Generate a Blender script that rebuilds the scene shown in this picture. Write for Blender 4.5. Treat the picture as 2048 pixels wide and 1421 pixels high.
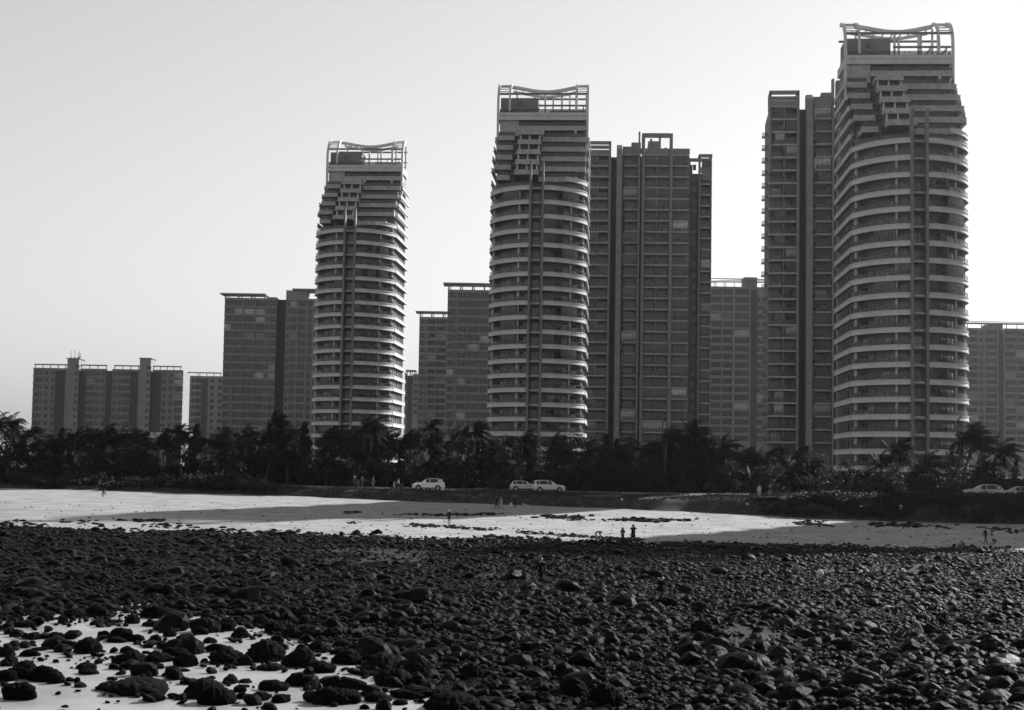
import bpy, bmesh, math, random, bisect
import numpy as np
from mathutils import Vector, Matrix, Quaternion
for o in list(bpy.data.objects): bpy.data.objects.remove(o, do_unlink=True)
S = bpy.context.scene
COL = S.collection
R = math.radians
# ---------------------------------------------------------------- camera
F, CX, CY = 3100.0, 1024.0, 710.5        # focal length and centre, in pixels of the 2048 px wide photograph
EYE = Vector((0, 0, 8.2))
PITCH, ROLL = math.atan(214.5 / F), 0.0165
cam_d = bpy.data.cameras.new('camera'); cam = bpy.data.objects.new('camera', cam_d); COL.objects.link(cam)
cam_d.sensor_width = 36; cam_d.lens = F / 2048 * 36; cam_d.clip_end = 9000; cam_d.clip_start = 0.5
CAMR = Matrix.Rotation(math.pi / 2 + PITCH, 3, 'X') @ Matrix.Rotation(ROLL, 3, 'Z')
cam.matrix_world = Matrix.Translation(EYE) @ CAMR.to_4x4()
S.camera = cam
# ---------------------------------------------------------------- sky, sun, exposure
SUN_AZ, SUN_EL = R(42), R(28)        # azimuth clockwise from +Y
W = bpy.data.worlds.new('World'); S.world = W; W.use_nodes = True
nt = W.node_tree; nt.nodes.clear()
sky = nt.nodes.new('ShaderNodeTexSky'); sky.sky_type = 'NISHITA'; sky.sun_disc = False
sky.sun_elevation = SUN_EL; sky.sun_rotation = SUN_AZ
sky.air_density = 1.0; sky.dust_density = 0.5; sky.ozone_density = 2.0
sep = nt.nodes.new('ShaderNodeSeparateColor')      # black and white film on blue-sensitive stock
bg = nt.nodes.new('ShaderNodeBackground'); bg.inputs['Strength'].default_value = 0.057
wo = nt.nodes.new('ShaderNodeOutputWorld')
nt.links.new(sky.outputs[0], sep.inputs[0]); mixc = nt.nodes.new('ShaderNodeMix'); mixc.inputs[0].default_value = 1.0
nt.links.new(sep.outputs[1], mixc.inputs[2]); nt.links.new(sep.outputs[2], mixc.inputs[3]); nt.links.new(mixc.outputs[0], bg.inputs[0]); nt.links.new(bg.outputs[0], wo.inputs[0])
sun_d = bpy.data.lights.new('sun', 'SUN'); sun_d.energy = 5.0; sun_d.angle = R(0.5); sun_d.color = (1.0, 0.99, 0.98)
sun = bpy.data.objects.new('sun', sun_d); COL.objects.link(sun)
SV = Vector((math.sin(SUN_AZ) * math.cos(SUN_EL), math.cos(SUN_AZ) * math.cos(SUN_EL), math.sin(SUN_EL)))
sun.rotation_euler = SV.to_track_quat('Z', 'Y').to_euler(); sun.location = SV * 400
S.view_settings.view_transform = 'Standard'; S.view_settings.look = 'None'; S.view_settings.gamma = 1
S.view_settings.use_curve_mapping = False
S.view_settings.exposure = 1.05
S.cycles.max_bounces = 6; S.cycles.transparent_max_bounces = 16; S.cycles.volume_bounces = 0
S.cycles.use_denoising = True
# ---------------------------------------------------------------- helpers
def ray(px, py):
    return CAMR @ Vector(((px - CX) / F, -(py - CY) / F, -1.0))
def at(px, py, Y):
    d = ray(px, py); return EYE + d * (Y / d.y)
def hor(px): return 925.0 + ROLL * (px - CX)         # image row of the horizon
def upx(X, Y): return CX + F * X / Y                   # image column of a ground point
def interp(x, xs, ys):
    if x <= xs[0]: return ys[0]
    if x >= xs[-1]: return ys[-1]
    i = bisect.bisect_right(xs, x); t = (x-xs[i-1])/(xs[i]-xs[i-1]); return ys[i-1]+(ys[i]-ys[i-1])*t
def tag(o, label=None, cat=None, group=None, kind=None):
    for k, v in (('label', label), ('category', cat), ('group', group), ('kind', kind)):
        if v: o[k] = v
    return o
def link(name, data=None, parent=None, loc=None, rotz=0, label=None, cat=None, group=None, kind=None):
    o = bpy.data.objects.new(name, data); COL.objects.link(o)
    if parent: o.parent = parent
    if loc is not None: o.location = loc
    if rotz: o.rotation_euler = (0, 0, rotz)
    return tag(o, label, cat, group, kind)
def copy_tree(o, parent=None, kids=None):
    c = o.copy(); COL.objects.link(c); c.parent = parent
    for ch in (kids[o] if kids else o.children): copy_tree(ch, c, kids)
    return c
class MB:
    def __init__(s): s.v = []; s.f = []; s.m = []
    def add(s, vs, fs, m=0):
        n = len(s.v); s.v += [tuple(v) for v in vs]
        for f in fs: s.f.append(tuple(i + n for i in f)); s.m.append(m)
    def box(s, x0, x1, y0, y1, z0, z1, m=0):
        s.add([(x0,y0,z0),(x1,y0,z0),(x1,y1,z0),(x0,y1,z0),(x0,y0,z1),(x1,y0,z1),(x1,y1,z1),(x0,y1,z1)],
              [(0,3,2,1),(4,5,6,7),(0,1,5,4),(1,2,6,5),(2,3,7,6),(3,0,4,7)], m)
    def prism(s, pts, z0, z1, m=0):
        n = len(pts)
        s.add([(x,y,z0) for x,y in pts] + [(x,y,z1) for x,y in pts],
              [tuple(range(n))[::-1], tuple(range(n, 2*n))] + [(i,(i+1)%n,(i+1)%n+n,i+n) for i in range(n)], m)
    def prism_x(s, pts, x0, x1, m=0):            # pts are (y, z)
        n = len(pts)
        s.add([(x0,y,z) for y,z in pts] + [(x1,y,z) for y,z in pts],
              [tuple(range(n)), tuple(range(n, 2*n))[::-1]] + [(i,i+n,(i+1)%n+n,(i+1)%n) for i in range(n)], m)
    def sweep(s, path, prof, m=0, close=True):     # path: list of functions d -> (x, y); prof: list of (d, z)
        k = len(prof); vs = []
        for p in path:
            for d, z in prof: x, y = p(d); vs.append((x, y, z))
        fs = []
        for i in range(len(path) - 1):
            for j in range(k if close else k - 1):
                a, b = i*k + j, i*k + (j+1) % k
                fs.append((a, a + k, b + k, b))
        if close: fs += [tuple(range(k)), tuple(range((len(path)-1)*k, len(path)*k))[::-1]]
        s.add(vs, fs, m)
    def tube(s, path, rad, n=6, m=0, cap=True):
        path = [Vector(p) for p in path]; k = len(path); vs = []; fs = []
        if not hasattr(rad, '__len__'): rad = [rad] * k
        up = None
        for i, p in enumerate(path):
            t = (path[min(i+1,k-1)] - path[max(i-1,0)]).normalized()
            if up is None:
                up = Vector((0,0,1)) if abs(t.z) < .9 else Vector((1,0,0))
            a = t.cross(up).normalized(); b = a.cross(t).normalized(); up = b
            for j in range(n):
                w = 2*math.pi*j/n; vs.append(p + (a*math.cos(w) + b*math.sin(w)) * rad[i])
        for i in range(k-1):
            for j in range(n): fs.append((i*n+j, i*n+(j+1)%n, (i+1)*n+(j+1)%n, (i+1)*n+j))
        if cap: fs += [tuple(range(n))[::-1], tuple(range((k-1)*n, k*n))]
        s.add(vs, fs, m)
    def mesh(s, name, mats, smooth=False):
        me = bpy.data.meshes.new(name); me.from_pydata(s.v, [], s.f)
        for mt in (mats if isinstance(mats, (list, tuple)) else [mats]): me.materials.append(mt)
        if any(s.m): me.polygons.foreach_set('material_index', s.m)
        if smooth: me.polygons.foreach_set('use_smooth', [True]*len(s.f))
        me.update(); return me
    def build(s, name, mats, parent=None, loc=None, smooth=False, **kw):
        return link(name, s.mesh(name, mats, smooth), parent, loc, **kw)
# ---------------------------------------------------------------- materials (all neutral: the photograph is black and white)
def mat(name, v, rough=0.7, var=0.15, scale=0.6, bump=0.0, bscale=8.0, spec=0.4, rnd=0.0, coords='Object', metal=0.0, detail=5.0):
    m = bpy.data.materials.new(name); m.use_nodes = True; t = m.node_tree; N, L = t.nodes, t.links
    b = N['Principled BSDF']; b.inputs['Roughness'].default_value = rough; b.inputs['Metallic'].default_value = metal
    b.inputs['Specular IOR Level'].default_value = spec
    tc = N.new('ShaderNodeTexCoord')
    no = N.new('ShaderNodeTexNoise'); no.inputs['Scale'].default_value = scale; no.inputs['Detail'].default_value = detail
    L.new(tc.outputs[coords], no.inputs['Vector'])
    mr = N.new('ShaderNodeMapRange'); mr.inputs[1].default_value = 0.25; mr.inputs[2].default_value = 0.75
    mr.inputs[3].default_value = v*(1-var); mr.inputs[4].default_value = v*(1+var); L.new(no.outputs[0], mr.inputs[0])
    out = mr.outputs[0]
    if rnd:
        oi = N.new('ShaderNodeObjectInfo'); m2 = N.new('ShaderNodeMapRange'); m2.inputs[3].default_value = 1-rnd; m2.inputs[4].default_value = 1+rnd
        L.new(oi.outputs['Random'], m2.inputs[0]); mu = N.new('ShaderNodeMath'); mu.operation = 'MULTIPLY'
        L.new(out, mu.inputs[0]); L.new(m2.outputs[0], mu.inputs[1]); out = mu.outputs[0]
    L.new(out, b.inputs['Base Color'])
    if bump:
        n2 = N.new('ShaderNodeTexNoise'); n2.inputs['Scale'].default_value = bscale; n2.inputs['Detail'].default_value = 6
        L.new(tc.outputs[coords], n2.inputs['Vector'])
        bp = N.new('ShaderNodeBump'); bp.inputs['Strength'].default_value = bump; bp.inputs['Distance'].default_value = 0.057
        L.new(n2.outputs[0], bp.inputs['Height']); L.new(bp.outputs[0], b.inputs['Normal'])
    return m
M = {}
M['white'] = mat('painted_concrete_white', .5, .75, .14, .9, .25, 3)
M['wall'] = mat('painted_wall', .17, .8, .16, .5)
M['wall_dark'] = mat('dark_cladding', .085, .7, .2, .4)
M['wall_mid'] = mat('grey_render', .16, .8, .15, .5)
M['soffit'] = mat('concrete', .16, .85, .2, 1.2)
M['metal'] = mat('dark_metal', .05, .45, .1, 2, metal=.3)
M['steel'] = mat('pale_steel', .5, .5, .1, 2)
M['glass'] = mat('dark_window_glass', .018, .06, .3, .3, spec=.5, rnd=.5)
M['curtain'] = mat('pale_curtain', .30, .9, .25, 3, rnd=.4)
def mix_transparent(m, fac):
    t = m.node_tree; N, L = t.nodes, t.links; b = N['Principled BSDF']
    tr = N.new('ShaderNodeBsdfTransparent'); mx = N.new('ShaderNodeMixShader'); mx.inputs[0].default_value = fac
    L.new(tr.outputs[0], mx.inputs[1]); L.new(b.outputs[0], mx.inputs[2])
    L.new(mx.outputs[0], N['Material Output'].inputs['Surface']); return m
M['rail_glass'] = mix_transparent(mat('balcony_glass', .03, .08, .2, 1, spec=.5), .6)
# ---------------------------------------------------------------- terrain: rock flat, beach, bank, road, ground behind
US = [-1600, 0, 280, 560, 800, 1000, 1300, 1600, 2000, 3600]
BANK_Y = [240, 235, 231, 224, 215, 208, 200, 187, 180, 172]      # foot of the bank
BANK_Z = [3.1, 3.0, 3.0, 2.8, 2.65, 2.5, 2.4, 2.1, 1.95, 1.9]
TOP_W = [3, 3, 3, 3.5, 3.5, 3.5, 3.5, 3.2, 3, 3]                 # width of the bank slope
TOP_Z = [3.6, 3.6, 3.6, 3.8, 3.9, 3.85, 3.8, 4.3, 4.7, 4.8]
ROAD_Y = [248, 243, 239, 231, 219, 218, 209, 197, 187, 180]      # near edge of the road
ROAD_Z = [4.0, 4.0, 4.0, 4.05, 4.15, 4.15, 4.2, 4.6, 4.95, 5.0]
ROCK_Y = [160, 154, 150, 145, 142, 141, 140, 140, 139, 139]      # far edge of the boulder field
rs = np.random.RandomState(5)
_sn = math.sin
def vnoise(x, y, seed=0):
    v = 0.0
    for k, (a, f) in enumerate(((1, 1), (.5, 2.1), (.25, 4.3), (.12, 9.1))):
        v += a*_sn(f*(x+y*.37)+seed*1.7+k*2.1+1.3*_sn(f*.7*y+k))*_sn(f*(y*.91-x*.29)+seed*.9+k*1.3+1.1*_sn(f*.6*x+2*k))
    return v
def ground_z(X, Y):
    Y = max(Y, 1.0); u = upx(X, Y)
    by, bz = interp(u, US, BANK_Y), interp(u, US, BANK_Z)
    by += 1.6*math.sin(u*.013) + .9*math.sin(u*.041+1)
    ry = interp(u, US, ROCK_Y)
    tw = interp(u, US, TOP_W); tz = interp(u, US, TOP_Z); rdy = interp(u, US, ROAD_Y) + 3; rdz = interp(u, US, ROAD_Z)
    n = float(vnoise(X*.09, Y*.09))
    zr = interp(Y, [0, 45, 100, ry], [.0, .1, .45, .95]) + .10*n
    if Y <= ry: return zr
    if Y <= by:
        t = (Y-ry)/(by-ry); return .95 + .10*n*(1-t) + (bz-.95)*(.75*t + .25*t*t) + .04*float(vnoise(X*.35, Y*.35, 2))
    ex = float(vnoise(X*.3, Y*.3, 3))
    if Y <= by + tw:
        t = (Y-by)/tw; t = t*t*(3-2*t); return bz + (tz-bz)*t + .18*ex*t*(1.3-t)
    if Y <= rdy:
        t = (Y-by-tw)/max(rdy-by-tw, .5); return tz + (rdz-tz)*t + .05*ex*(1-t)
    if Y <= rdy + 9: return rdz
    return rdz + min((Y-rdy-9)*.02, .6)
def sheet(name, us, ylo, yhi, n, m, smooth=True, dz=0, **kw):
    b = MB(); rows = []
    for u in us:
        y0, y1 = ylo(u), yhi(u); r = []
        for k in range(n+1):
            Y = y0 + (y1-y0)*k/n; X = (u-CX)*Y/F; r.append((X, Y, ground_z(X, Y) + dz))
        rows.append(r)
    b.v = [p for r in rows for p in r]; k = n+1
    b.f = [(i*k+j, (i+1)*k+j, (i+1)*k+j+1, i*k+j+1) for i in range(len(us)-1) for j in range(n)]; b.m = [0]*len(b.f)
    return b.build(name, m, smooth=smooth, **kw)
def sand_material():
    m = bpy.data.materials.new('sand'); m.use_nodes = True; t = m.node_tree; N, L = t.nodes, t.links; b = N['Principled BSDF']
    tc = N.new('ShaderNodeTexCoord'); sp = N.new('ShaderNodeSeparateXYZ'); L.new(tc.outputs['Object'], sp.inputs[0])
    n1 = N.new('ShaderNodeTexNoise'); n1.inputs['Scale'].default_value = .35; n1.inputs['Detail'].default_value = 8
    n2 = N.new('ShaderNodeTexNoise'); n2.inputs['Scale'].default_value = 5; n2.inputs['Detail'].default_value = 6
    mp = N.new('ShaderNodeMapping'); mp.inputs['Scale'].default_value = (.10, .75, .75)
    n3 = N.new('ShaderNodeTexNoise'); n3.inputs['Scale'].default_value = .55; n3.inputs['Detail'].default_value = 5
    L.new(tc.outputs['Object'], n1.inputs['Vector']); L.new(tc.outputs['Object'], n2.inputs['Vector'])
    L.new(tc.outputs['Object'], mp.inputs[0]); L.new(mp.outputs[0], n3.inputs['Vector'])
    # wetness falls with height above the tide line
    a = N.new('ShaderNodeMath'); a.operation = 'MULTIPLY_ADD'; a.inputs[1].default_value = .9; a.inputs[2].default_value = -.45
    L.new(n3.outputs[0], a.inputs[0])
    xa = N.new('ShaderNodeMath'); xa.operation = 'MULTIPLY_ADD'; xa.inputs[1].default_value = .02; L.new(sp.outputs[0], xa.inputs[0]); L.new(sp.outputs[2], xa.inputs[2])
    ad = N.new('ShaderNodeMath'); ad.operation = 'ADD'; L.new(xa.outputs[0], ad.inputs[0]); L.new(a.outputs[0], ad.inputs[1])
    wet = N.new('ShaderNodeMapRange'); wet.inputs[1].default_value = .55; wet.inputs[2].default_value = 1.1; wet.inputs[3].default_value = 1; wet.inputs[4].default_value = 0
    L.new(ad.outputs[0], wet.inputs[0])
    dry = N.new('ShaderNodeMapRange'); dry.inputs[1].default_value = .3; dry.inputs[2].default_value = .7; dry.inputs[3].default_value = .23; dry.inputs[4].default_value = .35
    L.new(n1.outputs[0], dry.inputs[0])
    fl = N.new('ShaderNodeMapRange'); fl.inputs[1].default_value = .35; fl.inputs[2].default_value = .5; fl.inputs[3].default_value = .62; fl.inputs[4].default_value = 1
    L.new(n2.outputs[0], fl.inputs[0])
    mu = N.new('ShaderNodeMath'); mu.operation = 'MULTIPLY'; L.new(dry.outputs[0], mu.inputs[0]); L.new(fl.outputs[0], mu.inputs[1])
    wc = N.new('ShaderNodeMapRange'); wc.inputs[1].default_value = .3; wc.inputs[2].default_value = .7; wc.inputs[3].default_value = .17; wc.inputs[4].default_value = .29
    L.new(n1.outputs[0], wc.inputs[0])
    mx = N.new('ShaderNodeMix'); L.new(wet.outputs[0], mx.inputs[0]); L.new(mu.outputs[0], mx.inputs[2]); L.new(wc.outputs[0], mx.inputs[3])
    L.new(mx.outputs[0], b.inputs['Base Color'])
    ro = N.new('ShaderNodeMapRange'); ro.inputs[3].default_value = .9; ro.inputs[4].default_value = .45; L.new(wet.outputs[0], ro.inputs[0]); L.new(ro.outputs[0], b.inputs['Roughness'])
    sl = N.new('ShaderNodeMapRange'); sl.inputs[3].default_value = .03; sl.inputs[4].default_value = .25; L.new(wet.outputs[0], sl.inputs[0]); L.new(sl.outputs[0], b.inputs['Specular IOR Level'])
    bp = N.new('ShaderNodeBump'); bp.inputs['Strength'].default_value = .5; bp.inputs['Distance'].default_value = .04
    ad2 = N.new('ShaderNodeMath'); ad2.operation = 'ADD'; L.new(n2.outputs[0], ad2.inputs[0]); L.new(n3.outputs[0], ad2.inputs[1])
    L.new(ad2.outputs[0], bp.inputs['Height']); L.new(bp.outputs[0], b.inputs['Normal'])
    return m
M['sand'] = sand_material()
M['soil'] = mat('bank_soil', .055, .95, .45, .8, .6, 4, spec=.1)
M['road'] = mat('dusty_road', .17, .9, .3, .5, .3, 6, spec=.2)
M['earth'] = mat('dark_earth', .05, .95, .4, .4, spec=.1)  # one even dark tone for all ground behind the road
us = [-1600 + 20*i for i in range(261)]
def Ub(u): return interp(u, US, BANK_Y) + 1.6*math.sin(u*.013) + .9*math.sin(u*.041+1)
def Ur(u): return interp(u, US, ROAD_Y) + 3
def on_sand(px, py):                    # open sand in the left foreground, in photo pixels
    e = interp(px, [0, 150, 330, 480, 560, 700, 800, 900, 1000], [1222, 1215, 1205, 1225, 1250, 1290, 1335, 1380, 1440])
    return py - e
M['gravel'] = mat('dark_wet_gravel', .012, .9, .5, 6, .8, 20, spec=.1)
def is_gravel(X, Y):
    u = upx(X, Y); py = hor(u) + (EYE.z-.4)*F/Y
    return Y > 20 and Y < interp(u, US, ROCK_Y)-1.5 and on_sand(u, py) + 14*math.sin(u*.03+Y*.6) < -12
bs = sheet('beach', us, lambda u: 2.0, lambda u: Ub(u), 150, M['sand'], kind='structure')
vv = [tuple(v.co) for v in bs.data.vertices]; gf, sf = [], []
for p_ in bs.data.polygons:
    c = p_.center; (gf if is_gravel(c.x, c.y) else sf).append(tuple(p_.vertices))
def split(name, fs, m):
    used = sorted({i for f in fs for i in f}); ix = {v: k for k, v in enumerate(used)}; b = MB(); b.v = [vv[i] for i in used]; b.f = [tuple(ix[i] for i in f) for f in fs]; b.m = [0]*len(fs)
    return b.mesh(name, m, True)
bs.data = split('beach', sf, M['sand'])
link('gravel_flat', split('gravel_flat', gf, M['gravel']), kind='structure')
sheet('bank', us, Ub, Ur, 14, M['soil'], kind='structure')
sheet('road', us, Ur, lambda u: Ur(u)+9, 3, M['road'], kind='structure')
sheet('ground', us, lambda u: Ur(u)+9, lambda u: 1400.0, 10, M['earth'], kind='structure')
# ---------------------------------------------------------------- window kit
def window_mesh(name, w, h, nx, ny, fr=.06, glass='glass', frame='metal', depth=.12):
    b = MB(); b.box(-w/2, w/2, -.02, .02, 0, h, 1)
    b.box(-w/2, w/2, -depth/2-.02, .05, 0, fr); b.box(-w/2, w/2, -depth/2-.02, .05, h-fr, h)
    for i in range(nx+1):
        x = -w/2 + fr/2 + (w-fr)*i/nx; b.box(x-fr/2, x+fr/2, -depth/2, .045, fr, h-fr)
    for j in range(1, ny):
        z = h*j/ny*(.8 if ny == 2 else 1); b.box(-w/2+fr, w/2-fr, -depth/2+.01, .04, z-fr/2, z+fr/2)
    return b.mesh(name, [M[frame], M[glass]])
WM = {}
M['core'] = mat('shaded_balcony_wall', .18, .8, .2, .5)  # one even grey for tower cores and upper walls
def put_window(parent, w, h, x, y, z, rot=0, nx=2, ny=1, glass='glass', name='window'):
    k = (round(w, 2), round(h, 2), nx, ny, glass)
    if k not in WM: WM[k] = window_mesh('window', w, h, nx, ny, glass=glass)
    return link(name, WM[k], parent, (x, y, z), rot)
# ---------------------------------------------------------------- the three bow-fronted seaside towers
A0, B0, TK, DEP, FH = 11.0, 14.0, R(70), 31.0, 3.03
XS = A0*math.sin(TK); YK = B0*(1-math.cos(TK))
def fr_(t): return lambda d: ((A0-d)*math.sin(t), B0-(B0-d)*math.cos(t))
def sd_(s, y): return lambda d: (s*(XS-d), y)
def arc(t0, t1, n): return [fr_(t0+(t1-t0)*i/n) for i in range(n+1)]
TF = R(6.5)
PROF = [(-.14, 0), (-.14, .16), (0, .2), (0, .78), (-.1, .82), (-.1, .95), (.24, .95), (.24, 0)]
def yr(j): return 5 + 3.2*(j-21)
def xell(y): return A0*math.sqrt(max(0, 1-(max(0, B0-y)/B0)**2)) - .15
NT = 20
FU = 2.82
def UZ(j): return NT*FH + (j-NT)*FU
M['weathered'] = mat('weathered_concrete', .36, .85, .3, 1.4, .3, 4)
def make_tower(rng, side):
    T = link('seaside_tower')
    Z0 = 0
    # shared meshes
    bb = MB(); bb.sweep(arc(-TK, -TF, 18), PROF); bb.sweep(arc(TF, TK, 18), PROF)
    bb.sweep([sd_(-1, DEP), sd_(-1, YK+.5)], [(-.12+d, z) for d, z in PROF]); bb.sweep([sd_(1, YK+.5), sd_(1, DEP)], [(-.12+d, z) for d, z in PROF])
    bb.sweep(arc(-TF, TF, 2), [(.9, .1), (.9, .6), (1.1, .6), (1.1, .1)])
    ol = [f(.02) for f in [sd_(-1, DEP)] + arc(-TK, TK, 24) + [sd_(1, DEP)]]
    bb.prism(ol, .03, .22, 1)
    band_me = bb.mesh('balcony_band', [M['white'], M['soffit']])
    rb = MB()
    for t0, t1 in ((-TK, -TF), (TF, TK)):
        rb.sweep(arc(t0, t1, 18), [(.06, 1.72), (.06, 1.78), (.12, 1.78), (.12, 1.72)])
        rb.sweep(arc(t0, t1, 18), [(.07, 1.05), (.07, 1.09), (.11, 1.09), (.11, 1.05)])
        n = 13
        for i in range(n+1):
            x, y = fr_(t0+(t1-t0)*i/n)(.09); rb.box(x-.03, x+.03, y-.03, y+.03, .94, 1.74)
        rb.sweep(arc(t0, t1, 18), [(.085, 1.08), (.085, 1.72)], 1, close=False)
    rail_me = rb.mesh('railing', [M['metal'], M['rail_glass']])
    for k in range(NT+1):
        link('balcony_band', band_me, T, (0, 0, Z0+k*FH))
        if k > 0: link('railing', rail_me, T, (0, 0, Z0+k*FH))
    # core
    zt = Z0 + NT*FH
    co = [sd_(-1, DEP-.3)(.6), sd_(-1, YK+.9)(.6)] + [f(2.0) for f in arc(-TK, TK, 24)] + [sd_(1, YK+.9)(.6), sd_(1, DEP-.3)(.6)]
    cm = MB(); cm.prism(co, -1.5, zt+.05); cm.build('wall', M['core'], T)
    # windows, bow front and the side face in view
    ang = [-63, -53, -43, -34, -25, -15, 0, 13, 22.5, 32, 42, 52, 62]
    for k in range(0, NT):
        for a in ang:
            r = rng.random()
            if a in (-34, 22.5) and r < .75: continue
            w, h = (1.75, 2.15) if a not in (0, -15, 13) else (1.55, 2.2)
            x, y = fr_(R(a))(1.97)
            rot = math.atan2((A0-2)*0 + (B0-2)*math.sin(R(a)), (A0-2)*math.cos(R(a)))
            put_window(T, w, h, x, y, Z0+k*FH+.32, rot, 2, 1 if r < .7 else 2, 'curtain' if r > .93 else 'glass')
    hid = MB()
    for k in range(1, NT):
        for s in (-1, 1):
            for y in (12.4, 16.2, 19.4, 22.8, 26.0, 29.0):
                if s == side: put_window(T, 2.0 if y != 19.4 else 1.2, 1.55, s*(XS-.56), y, Z0+k*FH+1.05, s*math.pi/2, 2, 1)
                else: hid.box(s*(XS-.55)-.04, s*(XS-.55)+.04, y-1, y+1, Z0+k*FH+1.05, Z0+k*FH+2.6)
    hid.build('far_side_glazing', M['glass'], T, kind='stuff')
    for a in (-21, -68, 44, 68):
        pm = MB(); x, y = fr_(R(a))(.75); pm.tube([(x, y, -1), (x, y, zt)], .22 if abs(a) < 60 else .3, 8); pm.build('pillar', M['white'], T)
    # fins
    for s in (-1, 1):
        x = s*1.3; fm = MB()
        fm.prism_x([(-.55, -1.5), (1.9, -1.5), (1.9, zt-.5), (1.2, zt+3.2), (.1, zt+5.6), (-.55, zt+6.0)], x-.22, x+.22); fm.build('fin', M['wall'], T)
    # enclosed balconies and air conditioners
    def glaz(t0, t1, n):
        g = MB()
        for i in range(n+1):
            x, y = fr_(t0+(t1-t0)*i/n)(.12); g.box(x-.05, x+.05, y-.05, y+.05, .95, 3.0)
        for z in (.96, 2.2, 2.93): g.sweep(arc(t0, t1, n), [(.08, z), (.08, z+.06), (.16, z+.06), (.16, z)])
        g.sweep(arc(t0, t1, n), [(.12, .98), (.12, 2.95)], 1, close=False)
        return g.mesh('enclosed_balcony', [M['metal'], M['glass']])
    gl = [glaz(R(-42), R(-22), 7), glaz(R(-20), R(-7), 5), glaz(R(8), R(30), 8), glaz(R(30), R(55), 9)]
    for k in range(1, NT):
        for g in gl:
            if rng.random() < .16: link('enclosed_balcony', g, T, (0, 0, Z0+k*FH))
    ac = MB(); ac.box(-.42, .42, -.18, .18, 0, .62); ac.tube([(.08, -.2, .31), (.08, -.17, .31)], .22, 10, 1)
    ac_me = ac.mesh('air_conditioner', [M['steel'], M['metal']])
    for k in range(1, NT):
        for a in (-58, -38, -30, 37, 57):
            if rng.random() < .28:
                x, y = fr_(R(a))(1.6); link('air_conditioner', ac_me, T, (x, y, Z0+k*FH+.9 + rng.random()*.6), math.atan2(B0*math.sin(R(a)), A0*math.cos(R(a))))
    # terraced upper storeys
    def parapet(x0, x1, yf, yb, name='terrace', rail=True, hgt=.85):
        p = MB()
        p.box(x0+.05, x1-.05, yf+.05, yb, -.2, .06, 1)
        p.box(x0-.12, x1+.12, yf-.14, yf+.14, -.28, .12); p.box(x0-.05, x1+.05, yf-.06, yf+.16, .12, .42); p.box(x0-.1, x1+.1, yf-.12, yf+.2, .42, hgt-.1)
        for xa in (x0, x1):
            p.box(xa-.11, xa+.11, yf+.2, yb, -.27, .11); p.box(xa-.06, xa+.06, yf+.2, yb, .11, hgt-.12)
        return p
    def rail(x0, x1, yf, z, ylen=4):
        p = MB(); n = max(2, int((x1-x0)/.95))
        p.box(x0, x1, yf-.03, yf+.03, .82, .88)
        for i in range(n+1):
            x = x0+(x1-x0)*i/n; p.box(x-.03, x+.03, yf-.025, yf+.025, 0, .82)
        for xa in (x0, x1):
            p.box(xa-.03, xa+.03, yf, yf+ylen, .82, .88); p.box(xa-.01, xa+.01, yf+.03, yf+ylen, .05, .8, 1)
        p.box(x0+.03, x1-.03, yf-.008, yf+.008, .05, .8, 1)
        return p.build('railing', [M['metal'], M['rail_glass']], T, (0, 0, z))
    hx = XS-.55
    for j in range(21, 26):
        
        z = Z0 + UZ(j)
        y = yr(j)
        yf_r, yf_c, yf_l = y, y-2.4, y+1.0; xr, xl = min(hx, xell(yf_r)), min(hx, xell(yf_l))
        zc, zl = z+1.1, z+.55
        parapet(.2, xr, yf_r, y+5).build('terrace', [M['weathered'], M['soffit']], T, (0, 0, z)); rail(.4, xr-.1, yf_r+.05, z+.74)
        parapet(-4.9, .0, yf_c, y+4).build('terrace', [M['weathered'], M['soffit']], T, (0, 0, zc))
        parapet(-xl, -6.2, yf_l, y+6).build('terrace', [M['weathered'], M['soffit']], T, (0, 0, zl)); rail(-xl+.1, -6.3, yf_l+.05, zl+.74, 3)
        s = MB(); s.box(-5.0, hx-.2, y+3.0, DEP-.4, z-2.8, z+.02); s.box(-hx+.2, -5.02, y+5.2, DEP-.4, z-2.8, z+.02)
        s.build('upper_wall', M['core'], T)
        if j > 21:
            yy = yr(j-1)
            for x0, w in ((1.9, 1.2), (4.6, 1.0), (7.6, 2.4)):
                put_window(T, w, 2.0, x0, y+2.97, z-2.7, 0, 2, 1)
            for x0 in (-3.7, -1.5):
                put_window(T, 1.5, 1.35, x0, yf_c+2.2, z-1.0, 0, 2, 1)
            w2 = MB(); w2.box(-4.85, -.05, yf_c+2.25, y+3.1, z-2.2, zc-.02); w2.build('bay_wall', M['wall'], T)
            for x0 in (-4.6, -2.6, -.4):
                c = MB(); c.box(x0-.16, x0+.16, yf_c-3.7, yf_c-3.4, z-1.2, zc-.25) if False else c.box(x0-.16, x0+.16, yf_c+.3, yf_c+.6, z-1.35, zc-.2); c.build('pillar', M['white'], T)
            put_window(T, 1.6, 1.9, -8.2, y+5.17, z-2.5, 0, 2, 1)
            g = MB(); g.prism_x([(y-3.2, z-1.6), (y-2.9, z-1.9), (y+3.6, z+.5), (y+3.6, z+.74)], -6.1, -5.0); g.build('sloping_planter', M['wall_dark'], T)
        for s_ in (-1, 1):
            b2 = MB(); b2.sweep([sd_(s_, max(y, YK+.5)+1), sd_(s_, DEP)][::s_], [(-.12+d, zz) for d, zz in PROF]); b2.build('side_band', M['white'], T, (0, 0, z))
            for yw in (12.4, 16.2, 19.4, 22.8, 26.0, 29.0):
                if yw > y+2 and s_ == side: put_window(T, 1.8, 1.5, s_*(hx-.17), yw, z-1.95, s_*math.pi/2, 2, 1)
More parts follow.
